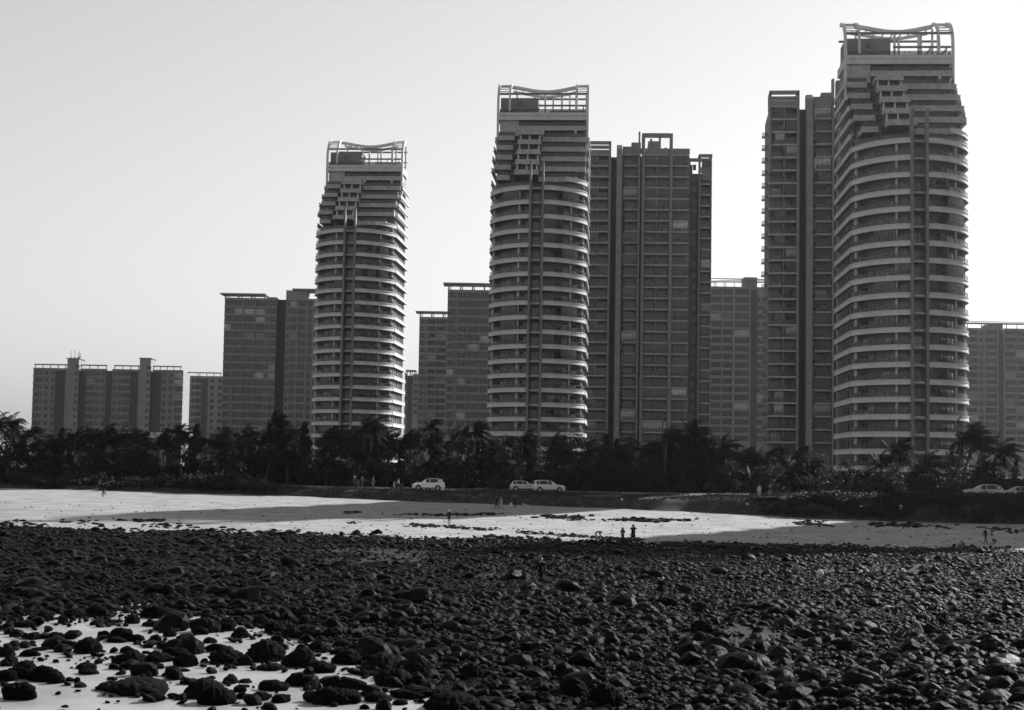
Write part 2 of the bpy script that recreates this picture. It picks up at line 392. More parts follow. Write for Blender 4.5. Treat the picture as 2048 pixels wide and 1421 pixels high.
    cb = MB(); cb.sweep(arc(R(33), TK, 10), PROF); cb.build('balcony_band', M['white'], T, (0, 0, Z0+UZ(21)-.6))
    # storey 25: full band on the right two bays, blank wall on the left
    z = Z0+UZ(26); parapet(-5.2, hx, 19.2, 25).build('terrace', [M['weathered'], M['soffit']], T, (0, 0, z)); rail(-5, hx-.1, 19.3, z+.74)
    s = MB(); s.box(-hx+.2, hx-.2, 21.2, DEP-.4, z-2.79, z+2.5); s.build('upper_wall', M['core'], T)
    bw = MB(); bw.box(-hx+.25, -5.3, 19.9, 21.3, z-1.4, z+2.2); bw.build('blank_wall', M['weathered'], T)
    put_window(T, 5.8, 1.9, 4.0, 20.6, z-2.5, 0, 4, 1); put_window(T, 1.9, 1.9, 8.6, 20.6, z-2.5, 0, 2, 1)
    s = MB(); s.box(-4.9, hx-.3, 20.65, 21.25, z-2.75, z-.05); s.build('bay_wall', M['wall_mid'], T)
    for x0 in (.2, 7.4):
        c = MB(); c.box(x0-.22, x0+.22, 18.9, 19.4, z-2.4, z-.2); c.build('pillar', M['white'], T)
    put_window(T, 1.2, 1.7, 2.4, 21.17, z+.5, 0, 1, 1)
    # roof terrace
    zr = Z0+UZ(27)+.2
    p = MB(); p.box(-hx, hx, 19.6, DEP, -.4, .15, 1); p.box(-hx-.2, hx+.2, 19.3, 19.8, -.9, -.45); p.box(-hx-.1, hx+.1, 19.45, 19.75, -.44, .1); p.box(-hx-.2, hx+.2, 19.3, 19.8, .11, .8)
    for s_ in (-1, 1): p.box(s_*hx-.15, s_*hx+.15, 19.8, DEP, -.88, .78)
    p.build('roof_slab', [M['white'], M['soffit']], T, (0, 0, zr)); rail(-hx+.2, hx-.2, 19.7, zr+.78, 10)
    bl = MB(); bl.box(-9.6, -1.2, 22.0, 29.2, zr+.1, zr+4.7); ph = bl.build('penthouse', M['wall'], T); put_window(ph, .7, .7, -5.4, 21.98, zr+3.0, 0, 1, 1)
    def arch(x, w, d0, z_low, name, y0=19.4):
        o, i = [], []
        zs = zr+2.6; H = 6.0; D = 6.4
        for q in range(11):
            a = math.pi/2*q/10; o.append((y0+D*(1-math.cos(a)), zs+H*math.sin(a))); i.append((y0+D-(D-d0)*math.cos(a), zs+(H-d0)*math.sin(a)))
        pts = [(y0, z_low)] + o + i[::-1] + [(y0+d0, z_low)]
        a_ = MB()
        n = len(pts)//2
        for q in range(n-1):        # quads strip, both faces
            a1, a2, b2, b1 = pts[q], pts[q+1], pts[-2-q], pts[-1-q]
            a_.prism_x([a1, b1, b2, a2], x-w/2, x+w/2)
        a_.build(name, M['steel'], T)
        return o
    for x in (-hx-.2, hx+.2): o = arch(x, .5, .65, zr-7.2, 'arch_rib')
    for x in (-hx+2.4, hx-2.4): arch(x, .45, .6, zr+1.2, 'arch_rib')
    for s_ in (-1, 1):
        sm = MB()
        for q in range(3, 11):
            (ya, za) = o[q]; sm.box(min(s_*(hx), s_*(hx-2.2)), max(s_*hx, s_*(hx-2.2)), ya+.1, ya+.42, za-.32, za-.16)
        sm.build('louvre_roof', M['steel'], T)
    def wave(x): return zr+8.5 - .95*(math.cos(math.pi*(x/hx-.05)*1.05)*.5+.5)**1.2 + .5*abs(x/hx)**3 - .3
    n = 24
    for y0, y1, th in ((25.2, 26.3, .62), (30.2, 30.8, .55)):
        wv = MB()
        for q in range(n):
            x0, x1 = -hx+2.4+(2*hx-4.8)*q/n, -hx+2.4+(2*hx-4.8)*(q+1)/n
            wv.add([(x0,y0,wave(x0)-th),(x1,y0,wave(x1)-th),(x1,y1,wave(x1)-th),(x0,y1,wave(x0)-th),(x0,y0,wave(x0)),(x1,y0,wave(x1)),(x1,y1,wave(x1)),(x0,y1,wave(x0))],
                   [(0,3,2,1),(4,5,6,7),(0,1,5,4),(1,2,6,5),(2,3,7,6),(3,0,4,7)])
        wv.build('wavy_roof_beam', M['steel'], T)
    lw = MB()
    for q in range(9):
        x = -hx+2.4+(2*hx-4.8)*(q+.5)/9; lw.box(x-.1, x+.1, 26.1, 30.2, wave(x)-.4, wave(x)-.18)
    lw.build('roof_purlin', M['steel'], T)
    for x0, x1, y, z, h in ((-hx, hx+.4, 20.2, zr+5.0, .42), (-1.0, hx, 20.4, zr+2.4, .38), (-hx, hx, 30.4, zr+6.2, .4), (1.0, hx, 30.4, zr+3.4, .35)):
        q = MB(); q.box(x0, x1, y-.15, y+.15, z, z+h); q.build('roof_beam', M['wall_mid'], T)
    for x, y, zt_ in ((4.2, 20.7, 5.1), (7.4, 20.7, 5.1), (9.4, 30.4, 8.0), (5.6, 30.4, 7.6), (1.8, 30.4, 7.1), (-2.5, 30.4, 7.1), (-6.5, 30.4, 7.7), (7.4, 26.0, 7.7), (.2, 25.8, 6.9)):
        q = MB(); q.box(x-.2, x+.2, y-.2, y+.2, zr+.1, zr+zt_-.1); q.build('roof_column', M['steel'], T)
    for x in (6.0, 9.0):
        q = MB(); q.box(x-.14, x+.14, 20.6, 30.2, zr+2.1, zr+2.5); q.build('roof_beam', M['steel'], T)
    return T
GZ = 4.6
def place_tower(px, py, Y, label, seed, side):
    T = make_tower(random.Random(seed), side)
    p = at(px, py, Y); T.location = (p.x, p.y, GZ); T.rotation_euler = (0, 0, R(-4))
    return tag(T, label, 'tower', 'bow-fronted seaside apartment towers')
place_tower(1840, 940, 268, 'tallest, nearest bow-fronted tower with stepped terraces, furthest right behind the beach', 3, -1)
place_tower(1065, 926, 321, 'middle one of three bow-fronted towers, directly behind the parked white cars', 7, 1)
place_tower(689, 919, 386, 'smallest-looking bow-fronted tower with sunlit right side, left of the middle tower', 11, 1)
# the next tower of the row stands outside the picture on the right; its long shadow crosses the beach
T4 = place_tower(2632, 951, 228.5, 'bow-fronted tower standing right of the frame, seen only by its shadow', 5, -1)
# ---------------------------------------------------------------- taller apartment blocks behind the seaside towers
def slab_mesh(w, dep, rl=0.0, rr=0.0, h=.75, name='balcony_slab'):
    """one balcony edge, x 0..w, front y=0, rounded front corners"""
    pts = [(0, dep)]
    if rl: pts += [(rl-rl*math.cos(a), rl-rl*math.sin(a)) for a in [math.pi/2*i/6 for i in range(7)]]
    else: pts += [(0, 0)]
    if rr: pts += [(w-rr+rr*math.sin(a), rr-rr*math.cos(a)) for a in [math.pi/2*i/6 for i in range(7)]]
    else: pts += [(w, 0)]
    pts += [(w, dep)]
    b = MB(); b.prism(pts, -.05, .3); b.prism([(x*(1-.06/w)+.03, y+.06) for x, y in pts[1:-1]] + [(w-.03, min(dep, 1.2)), (.03, min(dep, 1.2))], .302, .36, 1)
    k = [(x*(1-.1/w)+.05, y+.1) for x, y in pts]
    for i in range(len(k)-1):                       # railing
        (xa, ya), (xb, yb) = k[i], k[i+1]
        b.add([(xa,ya,1.15),(xb,yb,1.15),(xb,yb,1.22),(xa,ya,1.22)], [(0,1,2,3)], 1)
        b.add([(xa,ya,.36),(xb,yb,.36),(xb,yb,1.15),(xa,ya,1.15)], [(0,1,2,3)], 2)
        L_ = math.hypot(xb-xa, yb-ya); n = int(L_/1.1)
        for q in range(1, n+1):
            t = q/(n+1); x, y = xa+(xb-xa)*t, ya+(yb-ya)*t; b.box(x-.03, x+.03, y-.03, y+.03, .36, 1.15, 1)
    return b.mesh(name, [M['white2'], M['metal'], M['rail_glass']])
M['white2'] = mat('pale_balcony_edge', .3, .8, .15, .8)
def box_part(T, name, m, *a):
    b = MB(); b.box(*a); return b.build(name, M[m], T)
def make_block(rng, NF=29):
    T = link('apartment_block'); H = NF*FH; fl0 = 3
    B_ = lambda name, m, *a: box_part(T, name, m, *a)
    # bodies
    B_('wall', 'wall_mid', -9.2, -2.4, 3.2, 20, 0, H); B_('wall', 'wall_dark', -2.38, .0, 3.9, 20, 0, H+.2)
    B_('wall', 'wall_mid', .02, 19.2, 2.0, 20, 0, H+.1); B_('wall', 'wall_dark', 19.22, 20.3, 7.0, 20, 0, H-1.2); B_('wall', 'wall_mid', 20.32, 25.6, 8.6, 20, 0, H-3.4)
    # balconies
    wl = slab_mesh(6.9, 3.0, 1.2, .0); wa = slab_mesh(4.3, 2.2, .9, 0); wb = slab_mesh(6.7, 2.2); wc = slab_mesh(4.5, 2.2, 0, .25); wr = slab_mesh(3.1, 2.6, 0, .3); wd = slab_mesh(1.6, .9, .3, 0)
    for k in range(fl0, NF+1):
        z = k*FH
        link('balcony_slab', wl, T, (-9.3, .3, z)); link('balcony_slab', wa, T, (.85, -.1, z)); link('balcony_slab', wb, T, (6.95, -.1, z)); link('balcony_slab', wc, T, (14.5, -.05, z))
        if k < NF-1: link('balcony_slab', wr, T, (22.6, 6.1, z-.8)); link('side_balcony', wd, T, (-10.7, 6.0, z))
    # windows in each bay
    n = 0
    for k in range(fl0, NF):
        z = k*FH+.4
        for x, w, y in ((-7.4, 2.2, 3.17), (-4.4, 2.4, 3.17), (2.9, 2.6, 1.97), (8.5, 2.2, 1.97), (11.9, 2.2, 1.97), (16.6, 3.0, 1.97), (24.1, 2.2, 8.57), (20.95, .9, 8.57)):
            r = rng.random(); n += 1
            put_window(T, w, 2.1 if w > 1 else 1.6, x, y, z if w > 1 else z+.2, 0, 3 if w > 2 else 2, 1 if r < .6 else 2, 'curtain' if r > .93 else 'glass')
        for x0, x1, p in ((1.0, 5.0, .25), (7.0, 13.5, .22), (14.6, 18.8, .6), (22.8, 25.5, .3), (-8.0, -5.6, .22), (-5.4, -2.6, .18)):
            if rng.random() < p:
                q = put_window(T, x1-x0, 2.55, (x0+x1)/2, (.1 if x0 < 20 else 6.25) if x0 > 0 else .55, z-.05, 0, max(3, int((x1-x0)/.9)), 2, 'glass' if rng.random() < .8 else 'bright_glass', name='enclosed_balcony')
    # verticals
    f = MB(); f.prism_x([(-1.6, 0), (3.9, 0), (3.9, H+3.2), (1.0, H+3.0), (-1.6, H+1.4)], -.75, .7); f.build('fin', M['wall'], T)
    f = MB(); f.prism_x([(-1.5, 0), (2.2, 0), (2.2, H+6.8), (-1.5, H+6.2)], 5.15, 5.55); f.build('fin', M['wall'], T)
    B_('pillar', 'wall', 6.05, 6.9, -.5, 1.99, 0, H+6.0); B_('pillar', 'wall', 13.65, 14.45, -.5, 1.99, 0, H+6.0)
    B_('mullion', 'wall', 10.15, 10.4, .0, 1.98, 0, H); B_('pillar', 'wall', 22.0, 22.5, 6.0, 8.58, 0, H+1.6); B_('pillar', 'wall', 25.3, 25.6, 6.0, 8.55, 0, H+1.6)
    B_('pillar', 'wall', -2.9, -2.3, .2, 3.18, 0, H+3.6); B_('pillar', 'wall', -9.3, -8.9, .2, .6, H-5*FH, H+3.6); B_('pillar', 'wall', -5.9, -5.7, .4, 3.18, 0, H)
    # roofline
    B_('parapet', 'wall', .9, 6.0, -.1, .3, H+.4, H+1.9); B_('parapet', 'wall', 6.95, 13.6, -.1, .3, H+.4, H+1.9); B_('parapet', 'wall', 14.5, 19.1, -.1, .3, H+.4, H+1.9)
    B_('parapet', 'wall', 18.75, 19.1, .32, 19, H+.4, H+1.9); B_('parapet', 'wall', -8.88, -2.92, .3, .6, H+.4, H+1.5); B_('parapet', 'wall', 22.55, 25.3, 6.2, 6.5, H-3.6, H-2.0)
    B_('roof_frame_beam', 'wall', 6.92, 13.62, -.45, .1, H+4.8, H+6.05); B_('roof_frame_post', 'wall', 8.3, 8.9, 1.2, 1.8, H+1.9, H+4.8); B_('roof_frame_post', 'wall', 10.6, 11.2, -.4, .05, H+1.9, H+4.8)
    for a in ((-9.3, -2.3, .2, .8, H+3.0, H+3.9), (-9.3, -8.7, .82, 6, H+3.0, H+3.9), (-2.9, -2.3, .82, 6, H+3.0, H+3.9), (-9.3, -2.3, 6.02, 6.6, H+3.0, H+3.9)): B_('roof_frame_beam', 'wall', *a)
    for a in ((-9.3, -8.8, 6.05, 6.5), (-2.8, -2.3, 6.05, 6.5)): B_('roof_frame_post', 'wall', *a, H+.1, H+3.0)
    for a in ((22.0, 25.7, 6.0, 6.5, H+.7, H+1.65), (22.0, 22.5, 6.52, 12, H+.7, H+1.65), (25.2, 25.7, 6.52, 12, H+.7, H+1.65), (19.6, 25.7, 12.02, 12.5, H+.7, H+1.65)): B_('roof_frame_beam', 'wall', *a)
    for a in ((25.2, 25.65, 12.05, 12.45), (19.6, 20.1, 12.05, 12.45)): B_('roof_frame_post', 'wall', *a, H-3.4, H+.7)
    B_('stair_head', 'wall', 3.4, 6.0, 8, 14, H+.1, H+5.2); B_('stair_head', 'wall', 8.0, 11.0, 7, 13, H+.1, H+5.4); B_('water_tank', 'steel', 12.2, 13.0, 2.2, 3.0, H+.1, H+2.6)
    ph = B_('roof_room', 'wall', .9, 3.3, 3, 9, H+.1, H+3.0)
    return T
M['bright_glass'] = mat('curtained_glass', .22, .1, .5, 1.2, spec=.5, rnd=.6)
def place_block(px, Y, label, seed, NF, rot):
    T = make_block(random.Random(seed), NF); p = at(px, hor(px), Y); T.location = (p.x, p.y, 4.6); T.rotation_euler = (0, 0, R(rot)); return tag(T, label, 'apartment block', 'tall apartment blocks with open roof frames')
place_block(1232, 419, 'tall grey block with open square roof frames, right behind the middle bow-fronted tower', 21, 29, -3)
place_block(1617, 358, 'dark tall block with open roof frame half hidden by the nearest bow-fronted tower', 22, 29, -6)
# ---------------------------------------------------------------- slab blocks far behind
M['far_wall'] = mat('far_render', .21, .85, .12, .3)
M['far_dark'] = mat('far_recess_shade', .07, .85, .15, .3)  # dark tone carries the shade of set-back bays
def facade(T, x0, cols, NF, fh=3.0, y0=0.0, dep=14, k0=4, wallm='far_wall', rng=random):
    """cols: list of (width, kind): w window bay, s small window, g dark recess, p plain pilaster"""
    x = x0; W_ = sum(c[0] for c in cols); H = NF*fh
    bw = MB(); bw.box(x0, x0+W_, y0+.5, y0+dep, 0, H); bw.build('wall', M[wallm], T)
    segs = []; run = None
    for w, kd in cols:
        if kd == 'g':
            g = MB(); g.box(x+.02, x+w-.02, y0+.44, y0+.49, 0, H-.3); g.build('shade_toned_recess', M['far_dark'], T)  # thin dark sheet on the flat wall, its colour standing for shade
            for k in range(k0, NF, 1):
                pass
            if run is not None: segs.append((run, x)); run = None
        else:
            if run is None: run = x
        if kd == 'p':
            p = MB(); p.box(x, x+w, y0-.25, y0+.49, 0, H+.4); p.build('pilaster', M[wallm], T)
        for k in range(k0, NF):
            z = k*fh
            if kd == 'w':
                r = rng.random(); put_window(T, w-.25, 1.85 if r < .8 else 2.2, x+w/2, y0+.42, z+(.8 if r < .8 else .5), 0, max(3, int(w/.8)), 1 if r < .5 else 2, 'bright_glass' if r > .9 else 'glass')
            elif kd == 's': put_window(T, min(w-.7, 1.5), 1.5, x+w/2, y0+.42, z+.85, 0, 2, 1)
        x += w
    if run is not None: segs.append((run, x))
    for a, b_ in segs:
        sm = MB()
        sm.box(a, b_, y0, y0+.43, 0, .72); me = sm.mesh('storey_band', M[wallm])
        for k in range(k0, NF+1): link('storey_band', me, T, (0, 0, k*fh))
    return W_, H
def canopy(T, x0, x1, z, y0=-1.2, y1=8, m='far_wall', slats=0, over=1.6):
    c = MB(); c.box(x0-over, x1, y0, y1, z, z+.45); c.build('roof_canopy', M[m], T)
    n = max(2, int((x1-x0)/4.2))
    for i in range(n+1):
        x = x0+.3+(x1-x0-.9)*i/n; p = MB(); p.box(x-.25, x+.25, .3, .8, z-2.4, z-.003); p.build('canopy_post', M[m], T)
        if i < 3:
            s = MB(); s.prism_x([(.9, z-2.3), (1.5, z-2.3), (4.6, z-.05), (4.0, z-.05)], x+.5, x+.8); s.build('canopy_strut', M[m], T)
def far(px, Y, name, label, rot=0, group='slab blocks far behind the towers'):
    T = link(name); p = at(px, hor(px), Y); T.location = (p.x, p.y, 4.6); T.rotation_euler = (0, 0, R(rot)); return tag(T, label, 'apartment block', group)
rg = random.Random(77)
# behind the left tower
T = far(440, 581, 'slab_block', 'dark slab block with projecting roof canopy, partly behind the left tower')
W1, H1 = facade(T, 0, [(2.6, 'w'), (.9, 's'), (.3, 'p'), (3.2, 'w'), (.3, 'p'), (4.2, 'w'), (.3, 'p'), (3.6, 'w'), (1.6, 's'), (2.6, 'w')], 21, rng=rg)
canopy(T, 0, 15.6, H1+1.9)
pr = MB(); pr.box(15.8, 19.6, .4, 12, H1+.02, H1+1.2); pr.build('parapet', M['far_wall'], T)
rc = MB(); rc.box(W1, W1+3.6, 3.5, 14, 0, H1+.6); rc.build('shade_toned_recess', M['far_dark'], T)
W2, H2 = facade(T, W1+3.6, [(1.6, 's'), (2.6, 'w'), (.5, 'p'), (3.0, 'w'), (.5, 'p'), (2.0, 's'), (.5, 'p'), (3.4, 'w'), (3.2, 'w')], 21, y0=-.6, rng=rg)
pr = MB(); pr.box(W1+3.6, W1+11, -.5, 12, H2+.02, H2+3.8); pr.build('parapet', M['far_wall'], T)
pr = MB(); pr.box(W1+6, W1+22, -1.8, 11, H2+3.9, H2+4.4); pr.build('roof_canopy', M['far_wall'], T)
# between the left and middle towers
T = far(889, 541, 'slab_block', 'slab block with roof canopy just left of the middle tower')
W1, H1 = facade(T, 0, [(2.4, 'w'), (.9, 's'), (.3, 'p'), (3.2, 'w'), (.3, 'p'), (4.2, 'w'), (.3, 'p'), (3.6, 'w'), (2.4, 'w')], 21, rng=rg); canopy(T, 0, W1, H1+2.6)
T = far(833, 646, 'slab_block', 'lower slab block with roof canopy in the gap beside the left tower')
W1, H1 = facade(T, 0, [(2.2, 'w'), (1.2, 's'), (.3, 'p'), (3.2, 'w'), (.3, 'p'), (4.2, 'w'), (.3, 'p'), (3.6, 'w')], 21, rng=rg); canopy(T, 0, W1, H1+2.6)
T = far(806, 700, 'slab_block', 'narrow far slab block low in the gap right of the left tower')
facade(T, 0, [(1.2, 's'), (2.4, 'g'), (2.8, 's')], 14, rng=rg, k0=8); canopy(T, 0, 5.2, 44, over=.4)
# between the block and the nearest tower
T = far(1416, 570, 'slab_block', 'pale slab block with long slatted pergola roof in the right gap')
W1, H1 = facade(T, 0, [(4.6, 'w'), (.35, 'p'), (3.8, 'w'), (.7, 'p'), (5.4, 'w'), (.5, 'p'), (2.4, 'g'), (3.4, 'w'), (2.4, 'w')], 23, rng=rg)
for i in range(26):
    s = MB(); x = .4+i*.85; s.box(x, x+.22, -1.4, 6, H1+2.5+.6*math.sin(min(1, i/14)*1.57), H1+2.75+.6*math.sin(min(1, i/14)*1.57)); s.build('pergola_slat', M['far_wall'], T)
for z in (2.15, 3.4):
    s = MB(); s.box(.2, 22.6, -1.0, -.7, H1+z, H1+z+.28); s.build('pergola_beam', M['far_wall'], T)
for x in (1.6, 2.3, 5.2, 5.9, 9.0, 15.0, 15.9):
    s = MB(); s.box(x, x+.22, -.6, -.35, H1+.4, H1+2.2); s.build('canopy_post', M['far_wall'], T)
s = MB(); s.box(13.2, 18.0, 2, 9, H1+.02, H1+4.6); s.build('stair_head', M['far_wall'], T)
# right edge
T = far(1925, 655, 'slab_block', 'pale hazy slab block at the right edge of the picture')
W1, H1 = facade(T, 0, [(2.4, 'w'), (4.4, 'w'), (2.4, 's'), (.5, 'p'), (5.2, 'w'), (.5, 'p'), (2.2, 'g'), (.5, 'p'), (4.6, 'w'), (.3, 'p'), (5.0, 'w')], 21, rng=rg)
for i in range(34):
    s = MB(); x = .4+i*.85; s.box(x, x+.22, -1.4, 6, H1+2.7, H1+2.95); s.build('pergola_slat', M['far_wall'], T)
for z in (2.4, 3.2):
    s = MB(); s.box(.2, 30, -1.0, -.7, H1+z, H1+z+.28); s.build('pergola_beam', M['far_wall'], T)
for x in (2, 8, 9.4, 15.5, 18.6, 23, 28):
    s = MB(); s.box(x, x+.3, -.6, -.3, H1+.2, H1+2.4); s.build('canopy_post', M['far_wall'], T)
s = MB(); s.box(11.0, 17.5, .6, 9, H1+.02, H1+2.4); s.build('stair_head', M['far_wall'], T)
# far left
def lowblock(px, Y, label, cols, NF, cores, x_open, rot=0):
    T = far(px, Y, 'housing_block', label, rot, 'long low housing blocks at far left'); W_, H = facade(T, 0, cols, NF, rng=rg, k0=3)
    for c0, c1, h in cores:
        s = MB(); s.box(c0, c1, -.8, 8, 0, H+h); s.build('lift_core', M['far_wall'], T)
        s = MB(); s.box(c0-.4, c1+.4, -1.1, 8.3, H+h, H+h+.35); s.build('core_cap', M['far_wall'], T)
        for k in range(3, NF+1): put_window(T, 1.1, 1.3, c1-1.0, -.85, k*3+.9, 0, 1, 1)
    for a, b_ in x_open:
        s = MB(); s.box(a, b_, .2, 1.2, H+1.9, H+2.4); s.build('roof_rail', M['far_wall'], T)
        s = MB(); s.box(a, b_, .3, .8, H+.02, H+.7); s.build('parapet', M['far_wall'], T)
        n = int((b_-a)/3)
        for i in range(n+1):
            x = a+.2+(b_-a-.7)*i/n; s = MB(); s.box(x, x+.3, .3, .7, H+.7, H+1.9); s.build('canopy_post', M['far_wall'], T)
    return T, H
T, H = lowblock(60, 646, 'long low housing block with two lift cores, far left above the palms',
    [(2.6, 'w'), (1.4, 's'), (3.2, 's'), (2.0, 's'), (4.4, 'g'), (5.2, 'p'), (3.4, 'g'), (3.4, 'w'), (2.6, 's'), (2.2, 's'), (2.6, 'g'), (2.2, 's'), (2.2, 's'), (3.2, 'w'), (3.4, 'g'), (5.2, 'p'), (4.4, 'g'), (2.2, 's'), (3.2, 's'), (3.6, 'w')],
    13, [(14.4, 19.2, 4.6), (44.6, 49.2, 5.2)], [(.4, 13.8), (19.6, 30.8), (33.6, 44.2), (49.8, 61.8)])
for i, (x, h) in enumerate(((15.0, 3.2), (16.6, 3.8), (18.0, 2.6), (18.5, 3.4), (18.9, 2.2))):
    s = MB(); s.tube([(x, 2, H+4.9), (x, 2, H+4.9+h)], .09, 6); s.box(x-.25, x+.25, 1.9, 2.1, H+5.2, H+5.6); s.build('antenna', M['metal'], T)
lowblock(355, 690, 'smaller low housing block in the gap left of the canopied slab block',
    [(3.2, 'g'), (1.8, 's'), (1.8, 's'), (3.0, 'w'), (2.8, 'g'), (3.6, 's'), (3.2, 's')], 13, [], [(3.1, 8.2), (8.4, 18.4)])
# low podium roof glimpsed over the palms
T = link('podium_hall'); p = at(232, 905, 420); T.location = (p.x, p.y, 4.6); tag(T, 'low flat-roofed hall with pale fascia peeping over the palms at left', 'hall')
box_part(T, 'wall', 'wall_mid', 0, 17.6, 0, 9, 0, 8.6); box_part(T, 'roof', 'white', -.6, 18.6, -1.2, 9.6, 8.62, 10.1)
# ---------------------------------------------------------------- boulders and cobbles of the tidal flat
def gp(px, py):
    """where the view ray through a photo pixel meets the terrain"""
    d = ray(px, py); d = d / d.y; Y = max(20.0, 3.0/max(-d.z, .004))
    while Y < 420:
        p = EYE + d*Y
        if p.z < ground_z(p.x, Y):
            lo, hi = Y-1.0, Y
            for _ in range(10):
                m_ = (lo+hi)/2; q = EYE + d*m_
                if q.z < ground_z(q.x, m_): hi = m_
                else: lo = m_
            q = EYE + d*hi; return Vector((q.x, hi, ground_z(q.x, hi)))
        Y += 1.0
    q = EYE + d*230; return Vector((q.x, 230, ground_z(q.x, 230)))
def rock_material(name, lo, hi, rough, bump, scale):
    m = bpy.data.materials.new(name); m.use_nodes = True; t = m.node_tree; N, L = t.nodes, t.links; b = N['Principled BSDF']
    tc = N.new('ShaderNodeTexCoord'); oi = N.new('ShaderNodeObjectInfo')
    n1 = N.new('ShaderNodeTexNoise'); n1.inputs['Scale'].default_value = scale; n1.inputs['Detail'].default_value = 8
    n2 = N.new('ShaderNodeTexVoronoi'); n2.inputs['Scale'].default_value = scale*7
    for n_ in (n1, n2): L.new(tc.outputs['Object'], n_.inputs['Vector'])
    mr = N.new('ShaderNodeMapRange'); mr.inputs[1].default_value = .3; mr.inputs[2].default_value = .75; mr.inputs[3].default_value = lo; mr.inputs[4].default_value = hi; L.new(n1.outputs[0], mr.inputs[0])
    m2 = N.new('ShaderNodeMapRange'); m2.inputs[3].default_value = .55; m2.inputs[4].default_value = 1.35; L.new(oi.outputs['Random'], m2.inputs[0])
    mu = N.new('ShaderNodeMath'); mu.operation = 'MULTIPLY'; L.new(mr.outputs[0], mu.inputs[0]); L.new(m2.outputs[0], mu.inputs[1]); L.new(mu.outputs[0], b.inputs['Base Color'])
    r2 = N.new('ShaderNodeMapRange'); r2.inputs[3].default_value = rough-.12; r2.inputs[4].default_value = rough+.25; L.new(n1.outputs[0], r2.inputs[0]); L.new(r2.outputs[0], b.inputs['Roughness'])
    b.inputs['Specular IOR Level'].default_value = .010
    ad = N.new('ShaderNodeMath'); ad.operation = 'MULTIPLY_ADD'; ad.inputs[1].default_value = -.5; L.new(n2.outputs[0], ad.inputs[0]); L.new(n1.outputs[0], ad.inputs[2])
    bp = N.new('ShaderNodeBump'); bp.inputs['Strength'].default_value = bump; bp.inputs['Distance'].default_value = .06; L.new(ad.outputs[0], bp.inputs['Height']); L.new(bp.outputs[0], b.inputs['Normal'])
    return m
M['boulder'] = rock_material('barnacled_rock', .003, .011, .6, 1.0, 2.5)
M['smooth_rock'] = rock_material('wet_smooth_rock', .004, .016, .38, .5, 1.6)
M['cobble'] = rock_material('wet_cobble', .002, .009, .26, .5, 2.0)
def rock_mesh(name, seed, sub, m, rough=.22, fine=.05, flat=.25, facet=.5, npl=5, smooth=True):
    bm = bmesh.new(); bmesh.ops.create_icosphere(bm, subdivisions=sub, radius=1)
    r = np.random.RandomState(seed); pl = [(Vector(r.normal(size=3)).normalized(), .66+.32*r.rand()) for _ in range(npl)]
    for v in bm.verts:
        p = v.co.copy(); n = p.normalized(); q = 1.0
        for d, h in pl:                                  # a few worn flat facets
            k = n.dot(d)
            if k > .05 and h/k < q: q = q*(1-facet) + facet*h/k
        q += rough*float(vnoise(n.x*2.1+seed, n.y*2.1+n.z*1.7, seed))*.35
        if fine: q += fine*float(vnoise(n.x*13+seed, n.y*13+n.z*12.3, seed+3))*.5 + fine*.35*(r.rand()-.5)
        v.co = n*q
    zmin = min(v.co.z for v in bm.verts)
    for v in bm.verts:
        if v.co.z < -flat: v.co.z = -flat + (v.co.z+flat)*.3
    me = bpy.data.meshes.new(name); bm.to_mesh(me); bm.free(); me.materials.append(m)
    me.polygons.foreach_set('use_smooth', [smooth]*len(me.polygons)); return me
BIG = [rock_mesh('boulder', 10+i, 5, M['boulder'], .34, .13) for i in range(6)] + [rock_mesh('boulder', 40+i, 4, M['smooth_rock'], .3, .02, facet=.75) for i in range(6)]
SML = [rock_mesh('cobble', 70+i, 2, M['cobble'], .3, .0, facet=.9, npl=9, smooth=i > 6) for i in range(8)]
rb_ = random.Random(9)
# boulders read off the photograph: (x, base y, width, height) in photo pixels
Z4 = [(245,590,110,55),(90,600,80,40),(130,630,120,35),(362,608,78,42),(440,575,140,50),(560,570,110,70),(915,575,160,65),(885,625,85,30),(770,608,90,45),(660,605,70,20),(185,700,95,38),(320,700,105,38),(600,695,70,45),(700,705,130,70),(675,718,110,30),(780,712,100,35),(390,755,140,45),(500,782,160,80),(160,800,120,35),(225,765,100,18),(30,800,120,70),(905,710,75,35),(985,685,80,50),(1000,735,65,25),(740,845,180,70),(735,780,80,35),(920,832,160,50),(1010,812,150,60),(1070,860,140,70),(915,872,75,30),(500,875,115,30),(505,906,130,30),(255,945,190,80),(110,930,160,90),(40,855,120,50),(30,945,120,60),(90,1055,200,90),(655,938,60,15),(640,1000,170,45),(770,1022,330,80),(895,1060,135,42),(860,930,60,40),(985,918,90,25),(1090,965,75,35),(1180,1042,240,95),(1260,1082,220,100),(1395,1010,90,38),(1410,1048,80,35),(1340,960,120,45),(1430,955,80,22),(1600,1002,170,55),(1640,1070,130,45),(1520,1057,120,40),(1740,972,140,70),(1890,955,60,25),(1930,1085,220,90),(1570,882,160,35),(1880,897,170,60),(1740,862,200,100),(1540,832,240,110),(1330,842,200,80),(1430,852,100,50),(1220,722,80,30),(1100,700,70,28),(1310,652,120,65),(1200,662,160,80),(1100,632,130,40),(1170,672,80,45),(1400,692,110,55),(1610,662,130,60),(1520,622,110,60),(1070,888,80,14),(400,945,60,20),(590,775,50,14),(585,828,45,12),(1700,690,110,60),(1850,770,120,60),(1960,640,90,45),(1930,690,100,50),(1780,620,80,50)]
